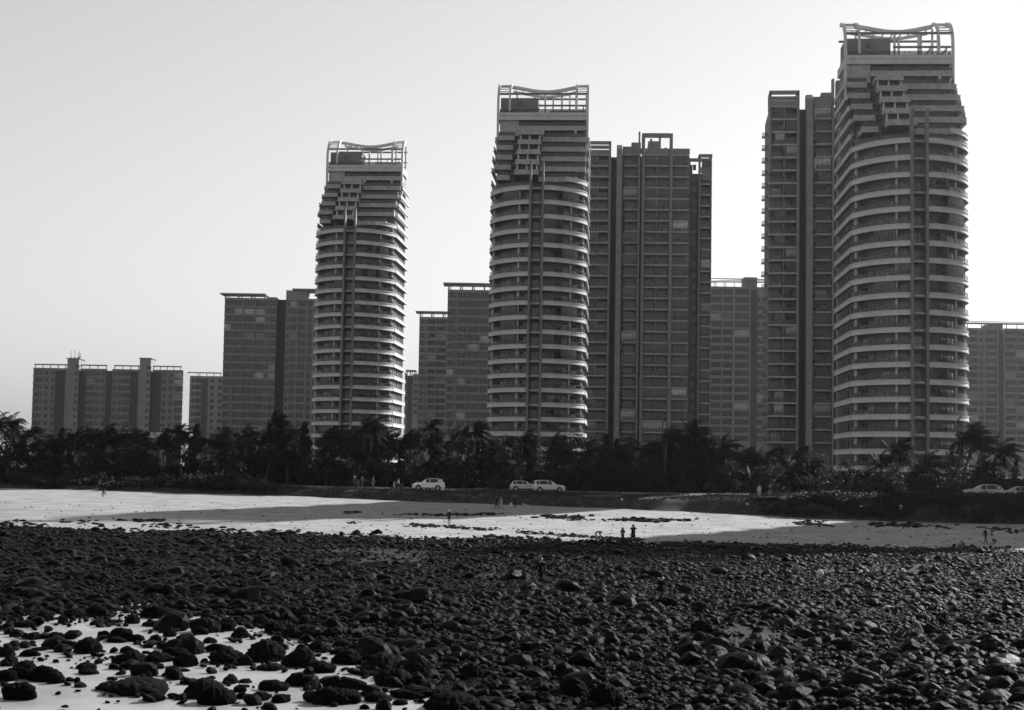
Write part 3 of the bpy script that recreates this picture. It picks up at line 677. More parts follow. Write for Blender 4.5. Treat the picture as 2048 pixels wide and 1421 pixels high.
Z5 = [(330,1002,240,90),(400,1092,180,100),(550,1030,160,110),(480,872,180,60),(640,922,160,90),(130,962,180,70),(490,1162,240,60),(700,1152,230,50),(740,1238,340,90),(110,1192,170,80),(155,1112,190,60),(440,1202,90,30),(230,1227,60,25),(300,1182,150,50),(270,1152,120,60),(1130,992,150,100),(860,1070,130,100),(1250,1115,140,60),(1460,1160,180,100),(640,640,80,45),(1500,930,120,70),(1510,745,110,60),(1360,790,140,60),(900,755,130,60),(1330,690,110,60),(1240,750,120,50),(1880,670,140,60),(2000,640,120,70),(1870,810,110,60),(240,1030,100,30),(180,700,90,45),(80,690,90,45),(740,770,140,55),(620,375,60,38),(955,368,38,24),(350,375,45,18),(790,383,45,14),(180,205,55,28),(95,210,30,28),(300,200,60,25)]
Z6 = [(1730,892,240,75),(1110,1100,200,120),(830,1120,180,110),(170,1062,110,70),(620,960,150,90),(510,850,130,70),(820,870,110,60),(1020,890,120,70),(1330,905,130,45),(1810,945,110,60),(1380,995,120,40),(1060,1030,110,70),(440,1070,100,70),(1840,1100,170,70),(1690,905,180,40),(160,845,100,60),(270,930,80,45),(1450,1140,140,60),(1600,1190,160,60),(1350,1190,140,50),(1900,1180,140,60),(160,1200,120,60),(300,1190,110,50),(600,1110,120,60),(420,645,110,40),(170,660,120,60),(250,620,100,30),(1520,800,120,60),(1590,850,120,60),(1860,800,110,40),(980,820,110,50),(650,1000,90,70),(720,905,180,45),(560,920,100,60)]
spots = [(x/2.926, 1040+y/2.926, w/2.926, h/2.926) for x, y, w, h in Z4] + [(650+x/2.926, 1000+y/2.926, w/2.926, h/2.926) for x, y, w, h in Z5] + [(1348+x/2.926, 1000+y/2.926, w/2.926, h/2.926) for x, y, w, h in Z6]
while len(spots) < 296:
    x, y = rb_.uniform(-10, 2058), 1110 + 315*rb_.random()**.8
    if on_sand(x, y) > 0: continue
    s = (y-925)/7.9 * (.45+.75*rb_.random()**2.2); spots.append((x, y, s, s*rb_.uniform(.4, .65)))
def zone(x, y, w):
    size = 'small' if w < 30 else ('medium' if w < 55 else 'large')
    if on_sand(x, y) > 12:
        row = 'bottom edge' if y > 1385 else ('lower sand patch' if y > 1320 else 'upper sand patch')
        return f'{size} barnacled boulder on pale foreground sand, {row}'
    col = ['far left', 'left of centre', 'centre', 'right of centre', 'far right'][min(4, max(0, int(x//410)))]
    row = 'nearest rows' if y > 1340 else ('middle rows' if y > 1230 else 'distant rows')
    return f'{size} wet boulder among cobbles, {row}, {col}'
for i, (x, y, w, h) in enumerate(spots):
    p = gp(x, y); s = F/p.y; wm, hm = w/s, h/s
    sandy = on_sand(x, y) > -15
    me = BIG[rb_.randrange(6)] if (sandy or rb_.random() < .55) else BIG[6+rb_.randrange(6)]
    lb = zone(x, y, w)
    o = link('boulder', me, None, (p.x, p.y+wm*.3, p.z+hm*.18), rb_.uniform(0, 6.28), lb, 'boulder', 'boulders: ' + lb)
    o.scale = (wm*.54, wm*.54*rb_.uniform(.7, 1.0), hm*.82)
    o.rotation_euler = (rb_.uniform(-.15, .15), rb_.uniform(-.15, .15), rb_.uniform(0, 6.28)) if wm < .9 else (0, 0, rb_.uniform(-.5, .5) + (3.14159 if rb_.random() < .5 else 0))
# the cobble sources are stones lying in the field themselves
SRC = []
for i, me in enumerate(SML):
    p = gp(760+150*i, 1392 - 12*(i % 3)); o = link('cobble', me, None, (p.x, p.y, p.z+.03), i*.8, 'small wet cobble among the nearest boulders, centre to right', 'cobble', 'cobbles in the nearest rows')
    o.scale = (.17, .14, .11); SRC.append(o)
def scatter(name, pts, scl, rot, idx, srcs, label):
    me = bpy.data.meshes.new(name); me.from_pydata(pts, [], [])
    a = me.attributes.new('scl', 'FLOAT_VECTOR', 'POINT'); a.data.foreach_set('vector', np.asarray(scl, np.float32).ravel())
    a = me.attributes.new('rot', 'FLOAT_VECTOR', 'POINT'); a.data.foreach_set('vector', np.asarray(rot, np.float32).ravel())
    a = me.attributes.new('idx', 'INT', 'POINT'); a.data.foreach_set('value', np.asarray(idx, np.int32))
    o = link(name, me, None, None, 0, label, name.replace('_', ' '), None, 'stuff')
    g = bpy.data.node_groups.new(name, 'GeometryNodeTree'); N, L = g.nodes, g.links
    g.interface.new_socket('Geometry', in_out='INPUT', socket_type='NodeSocketGeometry'); g.interface.new_socket('Geometry', in_out='OUTPUT', socket_type='NodeSocketGeometry')
    gi, go = N.new('NodeGroupInput'), N.new('NodeGroupOutput'); jn = N.new('GeometryNodeJoinGeometry')
    for s_ in reversed(srcs):
        ob = N.new('GeometryNodeObjectInfo'); ob.inputs['Object'].default_value = s_; ob.inputs['As Instance'].default_value = True; ob.transform_space = 'ORIGINAL'; L.new(ob.outputs['Geometry'], jn.inputs[0])
    ip = N.new('GeometryNodeInstanceOnPoints'); ip.inputs['Pick Instance'].default_value = True
    def na(nm, ty):
        n_ = N.new('GeometryNodeInputNamedAttribute'); n_.data_type = ty; n_.inputs['Name'].default_value = nm; return n_.outputs['Attribute']
    er = N.new('FunctionNodeEulerToRotation'); L.new(na('rot', 'FLOAT_VECTOR'), er.inputs[0])
    L.new(gi.outputs[0], ip.inputs['Points']); L.new(jn.outputs[0], ip.inputs['Instance']); L.new(na('idx', 'INT'), ip.inputs['Instance Index']); L.new(er.outputs[0], ip.inputs['Rotation']); L.new(na('scl', 'FLOAT_VECTOR'), ip.inputs['Scale'])
    L.new(ip.outputs[0], go.inputs[0]); md = o.modifiers.new('scatter', 'NODES'); md.node_group = g; return o
pts, scl, rot, idx = [], [], [], []
r = np.random.RandomState(31)
def gz_fast(X, Y): return ground_z(X, Y)
n_try = 0
while len(pts) < 110000 and n_try < 500000:
    n_try += 1
    Y = math.sqrt(r.uniform(44**2, 152**2)); u = r.uniform(-40, 2090); X = (u-CX)*Y/F
    ry = interp(u, US, ROCK_Y)
    if Y > ry + 6*r.rand()**2 + 1.5*math.sin(u*.02): continue
    gz = ground_z(X, Y); py = hor(u) + (EYE.z-gz)*F/Y
    sd = on_sand(u, py)
    big = float(vnoise(X*.16, Y*.16, 9)); 
    if sd > 0 and r.rand() < ((.985 if vnoise(X*.8, Y*.8, 15) < .25 else .86) if sd > 45 else .6 + .38*sd/45): continue
    patch = float(vnoise(X*.22+5, Y*.12, 4))
    if patch < -.8 and r.rand() < (.75 if patch < -1.0 else .5): continue          # bare sand between stones
    if py < 1150 and 480 < u < 900 and patch < -.1 and r.rand() < .6: continue
    s = .06 + .085*r.rand() + .24*r.rand()**6 + .05*max(0, big)
    s *= math.exp(.42*float(vnoise(X*.45, Y*.45, 12)) + .25*r.normal())
    s *= interp(Y, [60, 140], [1.0, .72])
    if u < 640 and py < 1230: s *= 1.25
    if u > 1300 and Y > 70: s *= .85
    pts.append((X, Y, gz + s*.18 + .05*r.rand())); scl.append((s*r.uniform(.8, 1.35), s*r.uniform(.8, 1.2), s*r.uniform(.4, .95)*(1 if Y < 90 else .8))); rot.append((r.uniform(-.5, .5), r.uniform(-.5, .5), r.uniform(0, 6.28))); idx.append(r.randint(0, 8))
scatter('cobbles', pts, scl, rot, idx, SRC, 'dark wet cobbles covering the tidal flat between the boulders')
# stony tide lines and sea-wrack on the sand
pts, scl, rot, idx = [], [], [], []
def line(path, n, wpx, s0, s1):
    for _ in range(n):
        t = r.rand()*(len(path)-1); k = int(t); f = t-k; x = path[k][0]*(1-f)+path[k+1][0]*f + r.normal()*6; y = path[k][1]*(1-f)+path[k+1][1]*f + r.normal()*wpx
        if float(vnoise(x*.03, y*.2, 6)) < -.25: continue
        p = gp(x, y); s = r.uniform(s0, s1); pts.append((p.x, p.y, p.z+s*.1)); scl.append((s*1.6, s*1.2, s*.6)); rot.append((0, 0, r.uniform(0, 6.28))); idx.append(r.randint(0, 8))
line([(700, 1046), (860, 1052), (1000, 1062), (1180, 1075), (1330, 1084)], 900, 1.6, .06, .2)
line([(1040, 1031), (1120, 1036), (1210, 1038), (1300, 1042), (1400, 1043)], 420, 2.0, .12, .38)
line([(690, 1026), (790, 1029), (900, 1030), (1000, 1029)], 260, 1.5, .08, .25)
line([(1330, 1088), (1500, 1091), (1680, 1098), (1900, 1100), (2050, 1102)], 700, 2.2, .08, .22)
line([(0, 1052), (200, 1046), (400, 1058), (640, 1070)], 260, 4.5, .08, .3)
line([(1600, 1046), (1700, 1050), (1850, 1052), (2048, 1064)], 400, 2.4, .1, .3)
line([(230, 1043), (330, 1042)], 60, 1.0, .12, .4)
for _ in range(1500):
    x, y = r.uniform(0, 2048), r.uniform(1005, 1098); p = gp(x, y)
    if p.y > Ub(x): continue
    s = .03 + .1*r.rand()**2; pts.append((p.x, p.y, p.z+s*.1)); scl.append((s*1.4, s, s*.6)); rot.append((0, 0, r.uniform(0, 6.28))); idx.append(r.randint(0, 8))
scatter('tide_line_debris', pts, scl, rot, idx, SRC, 'lines of dark pebbles and sea-wrack strewn across the sand')
# ---------------------------------------------------------------- palms, trees, shrubs, grass
def leaf_mat(name, v, rough=.35, spec=.5):
    m = mat(name, v, rough, .4, 1.5, spec=spec, rnd=.25); return m
M['frond'] = leaf_mat('palm_leaf', .014, .75, .03); M['leaf'] = leaf_mat('tree_leaf', .009, .6, .15); M['shrub'] = leaf_mat('shrub_leaf', .017, .6, .15)
M['trunk'] = mat('palm_trunk', .075, .85, .35, 6, .5, 10, spec=.1); M['bark'] = mat('bark', .045, .9, .35, 5, .5, 9, spec=.1)
M['grass'] = mat('grass_blade', .035, .7, .35, .6, spec=.15)
def palm_crown(seed):
    r = random.Random(seed); b = MB()
    nf = r.randint(19, 24)
    for i in range(nf):
        az = 2*math.pi*i/nf*1.0 + r.uniform(-.2, .2); el = R(r.choice((75, 60, 50, 38, 28, 15, 0, -22)) + r.uniform(-8, 8)); L_ = r.uniform(2.7, 3.9)
        d = Vector((math.cos(az)*math.cos(el), math.sin(az)*math.cos(el), math.sin(el))); p = Vector((0, 0, 0)); path = [p.copy()]; n = 9
        for k in range(n):
            t = k/n; d = (d + Vector((.13 + .10*t, 0, -.10-.17*t))).normalized(); p = p + d*(L_/n); path.append(p.copy())
        side = Vector((0, 0, 1)).cross(path[4]-path[0]); side = side.normalized() if side.length > .05 else Vector((0, 1, 0))
        for k in range(n):
            w = .035*(1-k/n)+.008; b.add([path[k]-side*w, path[k]+side*w, path[k+1]+side*w*.8, path[k+1]-side*w*.8], [(0, 1, 2, 3)])
        m_ = 30
        for k in range(2, m_):
            t = k/m_; q = t*n; a = int(min(q, n-1)); f = q-a; c = path[a].lerp(path[a+1], f); tg = (path[a+1]-path[a]).normalized()
            ll = (.78*math.sin(math.pi*min(1, t*.8+.18))+.12)*r.uniform(.8, 1.1); wd = .055
            for s in (-1, 1):
                o = (side*s*.75 + tg*.55 + Vector((.18, 0, -.42 - .25*r.random()))).normalized()*ll; e = tg*wd
                b.add([c-e*.6, c+e*.6, c+o*.55+e*.8-Vector((0, 0, .02)), c+o-Vector((0, 0, .08*ll)), c+o*.55-e*.8], [(0, 1, 2, 4), (4, 2, 3)])
    for k in range(3):
        a = r.uniform(0, 6.28); b.tube([(math.cos(a)*.18, math.sin(a)*.18, -.15-.1*k), (math.cos(a)*.2, math.sin(a)*.2, -.35-.1*k)], [.12, .09], 6)
    return b.mesh('crown', M['frond'])
def palm_trunk(seed):
    r = random.Random(seed); b = MB(); lean = r.uniform(.05, .22); bend = r.uniform(-.05, .1)
    path = [(lean*(t**1.3)+bend*math.sin(t*3.1)*.6, .02*math.sin(5*t+seed), t) for t in [i/10 for i in range(11)]]
    rad = [(.030-.011*i/10)*(1+.12*(i % 2))*(1.35 if i == 0 else 1) for i in range(11)]
    b.tube(path, rad, 8); return b.mesh('trunk', M['trunk'], True), path[-1]
PC = [palm_crown(300+i) for i in range(7)]; PT = [palm_trunk(350+i) for i in range(6)]
def leaf_cloud(b, c, rad, n, s0, s1, r, m=0):
    for _ in range(n):
        v = Vector((r.gauss(0, 1), r.gauss(0, 1), r.gauss(0, 1))).normalized()*(.55+.5*r.random())
        p = Vector(c)+Vector((v.x*rad[0], v.y*rad[1], v.z*rad[2])); s = r.uniform(s0, s1)
        a = Vector((r.gauss(0, 1), r.gauss(0, 1), r.gauss(0, .7))).normalized(); e = a.cross(Vector((r.gauss(0, 1), r.gauss(0, 1), r.gauss(0, 1)))).normalized()
        b.add([p-a*s, p+e*s*.42, p+a*s, p-e*s*.42], [(0, 1, 2, 3)], m)
def tree_meshes(seed, kind):
    r = random.Random(seed); tr = MB(); cr = MB()
    # unit tree: height 1 scaled by its placement (built at 9 m)
    H = 9.0
    if kind == 'broad':
        tr.tube([(0, 0, -.3), (.1, 0, 1.5), (.15, .1, 3.2), (.3, 0, 5.5)], [.2, .16, .13, .06], 8)
        for i in range(7):
            a = r.uniform(0, 6.28); z0 = r.uniform(2.0, 4.2); l = r.uniform(1.6, 2.8); e = Vector((math.cos(a)*l*.8, math.sin(a)*l*.8, z0+l*.75))
            tr.tube([(.12, .05, z0), (e.x*.5, e.y*.5, z0+l*.45), e], [.075, .05, .025], 6)
        for i in range(34):
            a = r.uniform(0, 6.28); q = r.random()**.5*2.7; z = r.uniform(1.6, 8.0); k = 1-abs(z-4.6)/5.2
            c = (math.cos(a)*q*k+.2+.06*z, math.sin(a)*q*k, z); rr = r.uniform(.5, .95); leaf_cloud(cr, c, (rr, rr, rr*.75), 95, .09, .19, r)
    elif kind == 'feather':
        tr.tube([(0, 0, -.3), (.1, 0, 3), (.35, 0, 8.3)], [.16, .12, .03], 7)
        for i in range(46):
            z = r.uniform(.9, 8.4); a = r.uniform(0, 6.28); q = (9.2-z)*.24*r.uniform(.6, 1.1); c0 = Vector((.04*z, 0, z)); c1 = c0+Vector((math.cos(a)*q+.25, math.sin(a)*q, .5+.2*q))
            tr.tube([c0, c1], [.03, .012], 4)
            for t in (.35, .6, .85, 1.05): leaf_cloud(cr, c0.lerp(c1, t), (.32, .32, .34), 26, .1, .2, r)
    tr_m, cr_m = tr.mesh('trunk', M['bark'], True), cr.mesh('crown', M['leaf']); return tr_m, cr_m
TB = [tree_meshes(400+i, 'broad') for i in range(5)]; TE = [tree_meshes(450+i, 'feather') for i in range(3)]
def shrub_mesh(seed, n=26):
    r = random.Random(seed); b = MB()
    for i in range(5):
        a = r.uniform(0, 6.28); b.tube([(0, 0, -.2), (math.cos(a)*.5, math.sin(a)*.5, .9)], [.04, .015], 5, 1)
    for i in range(n):
        a = r.uniform(0, 6.28); q = r.random()**.5*1.25; z = r.uniform(.12, 1.35)*(1-.45*q/1.25); leaf_cloud(b, (math.cos(a)*q, math.sin(a)*q, z), (.36, .36, .26), 70, .06, .13, r)
    return b.mesh('shrub', [M['shrub'], M['bark']])
SH = [shrub_mesh(500+i) for i in range(5)]
TOPX = [0, 45, 100, 150, 200, 250, 300, 380, 430, 490, 550, 600, 650, 700, 740, 800, 845, 900, 940, 1000, 1035, 1100, 1180, 1240, 1290, 1330, 1385, 1440, 1480, 1530, 1600, 1650, 1700, 1740, 1780, 1850, 1890, 1925, 1960, 2000, 2048]
TOPY = [828, 850, 852, 842, 846, 842, 845, 847, 846, 856, 828, 852, 860, 838, 838, 852, 838, 862, 842, 866, 862, 870, 864, 872, 882, 856, 846, 876, 886, 882, 892, 887, 908, 895, 882, 906, 868, 850, 872, 884, 915]
rt = random.Random(17)
def side_word(u):
    for lim, w in ((180, 'at the far left edge'), (420, 'below the long low housing block'), (610, 'below the canopied slab block'), (830, 'below the left tower'), (990, 'just right of the left tower'), (1190, 'below the middle tower'), (1430, 'below the tall block with roof frames'), (1660, 'below the half-hidden dark block'), (1860, 'below the nearest tower')):
        if u < lim: return w
    return 'at the far right edge'
ROWW = ['front-row', 'middle-row', 'back-row']
def put_tree(u, Y, top_y, kind, row):
    X = (u-CX)*Y/F; gz = ground_z(X, Y); h = EYE.z + (hor(u)-top_y)*Y/F - gz
    h = max(2.2, h); i = rt.randrange(100)
    if kind == 'palm':
        o = link('coconut_palm', None, None, (X, Y, gz), rt.uniform(-.35, .35)); cs = rt.uniform(.85, 1.1); th = max(1.6, h-1.9*cs)
        me, tip = PT[i % 6]; t = link('trunk', me, o); t.scale = (th*.9, th*.9, th)
        c = link('crown', PC[i % 7], o, (tip[0]*th*.9, tip[1]*th*.9, th), 0); c.scale = (cs, cs, cs)
        c.rotation_euler = (rt.uniform(-.12, .12), rt.uniform(-.05, .2), rt.uniform(-.5, .5))
        lb = f'{ROWW[row]} coconut palm {side_word(u)}'; tag(o, lb, 'palm', 'palms: ' + lb)
    else:
        o = link('broadleaf_tree' if kind == 'broad' else 'casuarina_tree', None, None, (X, Y, gz), rt.uniform(-.5, .5)); k = h/8.6
        a, b = (TB[i % 5] if kind == 'broad' else TE[i % 3]); w = k*rt.uniform(.95, 1.25) if kind == 'broad' else k
        for nm, me in (('trunk', a), ('crown', b)):
            t = link(nm, me, o); t.scale = (w, w, k)
        lb = f"{ROWW[row]} {'broadleaf' if kind == 'broad' else 'casuarina'} tree {side_word(u)}"; tag(o, lb, 'tree', 'trees: ' + lb)
u = -40.0
while u < 2095:
    top = interp(u, TOPX, TOPY); rd = Ur(u)
    dense = u < 1660
    for row, (dy, k) in enumerate(((13, .62), (21, .85), (31, 1.0))):
        if not dense and (row == 2 or rt.random() < .35): continue
        uu = u + rt.uniform(-9, 9); Y = rd + dy + rt.uniform(-2.5, 2.5); hz = hor(uu)
        ty = hz + 52 - (hz + 52 - interp(uu, TOPX, TOPY))*k*rt.uniform(.86, 1.03)
        kind = 'palm' if rt.random() < (.5 if u < 1000 else .3) else ('broad' if rt.random() < .72 else 'feather')
        put_tree(uu, Y, ty, kind, row)
    u += 27 if dense else 34
for uu, ty, kd in ((20, 828, 'palm'), (490, 852, 'palm'), (548, 826, 'feather'), (556, 835, 'feather'), (718, 834, 'palm'), (742, 838, 'palm'), (842, 836, 'palm'), (938, 842, 'palm'), (1035, 862, 'palm'), (1100, 868, 'palm'), (1330, 856, 'palm'), (1383, 846, 'feather'), (1395, 852, 'broad'), (1780, 880, 'palm'), (1848, 905, 'palm'), (1905, 853, 'palm'), (1928, 848, 'palm'), (1958, 868, 'palm'), (1992, 882, 'palm')):
    put_tree(uu, Ur(uu)+16+rt.uniform(-2, 4), ty, kd, 0)
def put_shrub(u, Y, w, h, label, group):
    X = (u-CX)*Y/F; o = link('shrub', SH[rt.randrange(5)], None, (X, Y, ground_z(X, Y)), rt.uniform(0, 6.28), label, 'shrub', group); o.scale = (w/1.5, w/1.5, h/1.45); return o
for i in range(26):
    uu = rt.uniform(-20, 360); lb = 'low shrub under palms ' + side_word(uu); put_shrub(uu, Ub(uu)+rt.uniform(1.5, 7), rt.uniform(1.6, 2.6), rt.uniform(1.3, 2.6), lb, 'shrubs: ' + lb)
for i in range(22):
    t = i/21; uu = 352+200*t+rt.uniform(-8, 8); lb = 'pale-leaved bush in the rounded thicket, top of left beach'; put_shrub(uu, Ub(uu)+rt.uniform(1.5, 5.5), rt.uniform(1.8, 2.6), 1.0+2.3*math.sin(math.pi*min(1, t*.95+.08))*rt.uniform(.75, 1), lb, 'bushes of the rounded thicket')
for i in range(14):
    uu = rt.uniform(560, 1250); lb = 'small shrub behind road ' + side_word(uu); put_shrub(uu, Ur(uu)+rt.uniform(9.5, 12), rt.uniform(1.2, 2.2), rt.uniform(.8, 2.0), lb, 'shrubs: ' + lb)
lb = 'pale twiggy bush beside the small white hatchback'; put_shrub(1003, Ur(1003)+8, 1.9, 2.4, lb, None)
for i in range(95):
    uu = rt.uniform(1530, 2090); f = rt.random(); k = min(1, (uu-1500)/150)
    lb = 'tangled bush on the overgrown bank ' + ('left of right-hand cars' if uu < 1880 else 'below right-hand cars')
    put_shrub(uu, Ub(uu)+.6+f*4.5, rt.uniform(1.3, 2.3), (.7+1.1*rt.random())*k*(1.15-.5*f), lb, 'bushes: ' + lb)
for i in range(26):
    uu = rt.uniform(1250, 2080); lb = 'leafy shrub behind road ' + side_word(uu); put_shrub(uu, Ur(uu)+rt.uniform(9.5, 13), rt.uniform(1.3, 2.4), rt.uniform(1.2, 3.4), lb, 'shrubs: ' + lb)
for i in range(150):
    uu = -30 + 2120*(i+rt.random())/150; lb = 'undergrowth bush between trunks ' + side_word(uu)
    put_shrub(uu, Ur(uu)+rt.uniform(15, 30), rt.uniform(2.2, 3.6), rt.uniform(1.8, 4.2), lb, 'undergrowth: ' + lb)
# grass and creepers on the bank
gb = MB(); rgx = random.Random(3); vs, fs = [], []
for i in range(46000):
    uu = rgx.uniform(-30, 2080) if rgx.random() < .35 else rgx.uniform(560, 2080)
    f = rgx.random(); Y = Ub(uu)+.2+(Ur(uu)-Ub(uu)-1.2)*f; X = (uu-CX)*Y/F
    if vnoise(X*.25, Y*.5, 8) < -.35 - (.5 if uu > 1500 else 0): continue
    z = ground_z(X, Y); h = rgx.uniform(.12, .38)*(1.5 if uu > 1500 else 1); a = rgx.uniform(0, 6.28); w = .05; dx, dy = math.cos(a)*w, math.sin(a)*w; n = len(vs)
    vs += [(X-dx, Y-dy, z-.03), (X+dx, Y+dy, z-.03), (X+rgx.uniform(-.12, .25), Y+rgx.uniform(-.15, .15), z+h)]; fs.append((n, n+1, n+2))
gb.v, gb.f, gb.m = vs, fs, [0]*len(fs); gb.build('bank_grass', M['grass'], None, label='rough dark grass and creepers covering the bank above the beach', cat='grass', kind='stuff')
# ---------------------------------------------------------------- people
def cloth(v, nm='cloth'):
    k = f'{nm}_{v}'
    if k not in M: M[k] = mat(k, v, .9, .2, 6, .3, 20, spec=.05)
    return M[k]
M['skin'] = mat('skin', .28, .6, .08, 8); M['hair'] = mat('hair', .012, .5, .2, 20); M['shoe'] = mat('shoe', .04, .6, .2, 8); M['eye'] = mat('eye', .01, .2, .1, 8)
def V(*a): return Vector(a)
# poses in metres for a 1.70 m person facing +x; pairs are (left +y, right -y)
def pose(kind, r):
    j = dict(pel=V(0,0,.95), sp=V(0,0,1.12), ch=V(.01,0,1.33), nk=V(.02,0,1.47), hd=V(.04,0,1.58), tp=V(.04,0,1.66))
    A = {}
    for s, n in ((1, 'l'), (-1, 'r')):
        A['hip'+n] = V(0,.095*s,.90); A['kn'+n] = V(.03,.1*s,.5); A['an'+n] = V(-.02,.1*s,.09); A['to'+n] = V(.15,.12*s,.04)
        A['sh'+n] = V(0,.18*s,1.40); A['el'+n] = V(-.03,.23*s,1.14); A['wr'+n] = V(.05,.24*s,.90); A['ha'+n] = V(.08,.24*s,.80)
    if kind == 'walk':
        A['knl'] += V(.12,0,.03); A['anl'] += V(.22,0,.02); A['tol'] += V(.24,0,.05); A['knr'] += V(-.08,0,0); A['anr'] += V(-.26,0,.05); A['tor'] += V(-.26,0,0)
        A['ell'] += V(-.08,0,0); A['wrl'] += V(-.16,0,.03); A['hal'] += V(-.18,0,.03); A['elr'] += V(.06,0,0); A['wrr'] += V(.16,0,.06); A['har'] += V(.2,0,.08)
    elif kind == 'spread':
        for s, n in ((1, 'l'), (-1, 'r')):
            A['el'+n] = V(0,.36*s,1.2); A['wr'+n] = V(.04,.5*s,1.02); A['ha'+n] = V(.06,.56*s,.95)
    elif kind == 'camera':
        for s, n in ((1, 'l'), (-1, 'r')):
            A['el'+n] = V(.16,.26*s,1.24); A['wr'+n] = V(.24,.09*s,1.5); A['ha'+n] = V(.2,.07*s,1.57)
    elif kind == 'fold':
        for s, n in ((1, 'l'), (-1, 'r')):
            A['el'+n] = V(.04,.25*s,1.15); A['wr'+n] = V(.2,.08*s,1.14); A['ha'+n] = V(.22,.0,1.13+.02*s)
    elif kind == 'bend':
        j.update(pel=V(-.1,0,.9), sp=V(.06,0,1.02), ch=V(.27,0,1.08), nk=V(.4,0,1.05), hd=V(.5,0,1.0), tp=V(.57,0,.97))
        for s, n in ((1, 'l'), (-1, 'r')):
            A['hip'+n] = V(-.12,.095*s,.86); A['kn'+n] = V(.03,.11*s,.48); A['sh'+n] = V(.32,.18*s,1.05); A['el'+n] = V(.36,.2*s,.78); A['wr'+n] = V(.44,.14*s,.54); A['ha'+n] = V(.46,.12*s,.44)
    elif kind == 'squat':
        j.update(pel=V(-.14,0,.32), sp=V(-.02,0,.5), ch=V(.12,0,.7), nk=V(.22,0,.82), hd=V(.3,0,.9), tp=V(.34,0,.97))
        for s, n in ((1, 'l'), (-1, 'r')):
            A['hip'+n] = V(-.12,.1*s,.3); A['kn'+n] = V(.26,.19*s,.48); A['an'+n] = V(.0,.13*s,.09); A['to'+n] = V(.17,.16*s,.04); A['sh'+n] = V(.15,.18*s,.78); A['el'+n] = V(.36,.22*s,.56); A['wr'+n] = V(.5,.12*s,.36); A['ha'+n] = V(.54,.1*s,.27)
    elif kind == 'sit':
        j.update(pel=V(-.02,0,.76), sp=V(.0,0,.92), ch=V(.03,0,1.13), nk=V(.05,0,1.27), hd=V(.08,0,1.38), tp=V(.08,0,1.46))
        for s, n in ((1, 'l'), (-1, 'r')):
            A['hip'+n] = V(.02,.1*s,.74); A['kn'+n] = V(.42,.15*s,.72); A['an'+n] = V(.36,.13*s,.33); A['to'+n] = V(.52,.14*s,.29); A['sh'+n] = V(.03,.18*s,1.2); A['el'+n] = V(.22,.25*s,.98); A['wr'+n] = V(.46,.24*s,1.0); A['ha'+n] = V(.54,.23*s,1.02)
    j.update(A); return j
RAD = dict(pel=.135, sp=.125, ch=.15, nk=.055, hd=.095, tp=.075, hip=.1, kn=.06, an=.045, to=.035, sh=.075, el=.045, wr=.032, ha=.036)
BONES = [('pel','sp','top'),('sp','ch','top'),('ch','nk','skin'),('nk','hd','skin'),('hd','tp','skin')]
for n in 'lr': BONES += [('pel','hip'+n,'bot'),('hip'+n,'kn'+n,'bot'),('kn'+n,'an'+n,'bot'),('an'+n,'to'+n,'shoe'),('ch','sh'+n,'top'),('sh'+n,'el'+n,'top'),('el'+n,'wr'+n,'top'),('wr'+n,'ha'+n,'skin')]
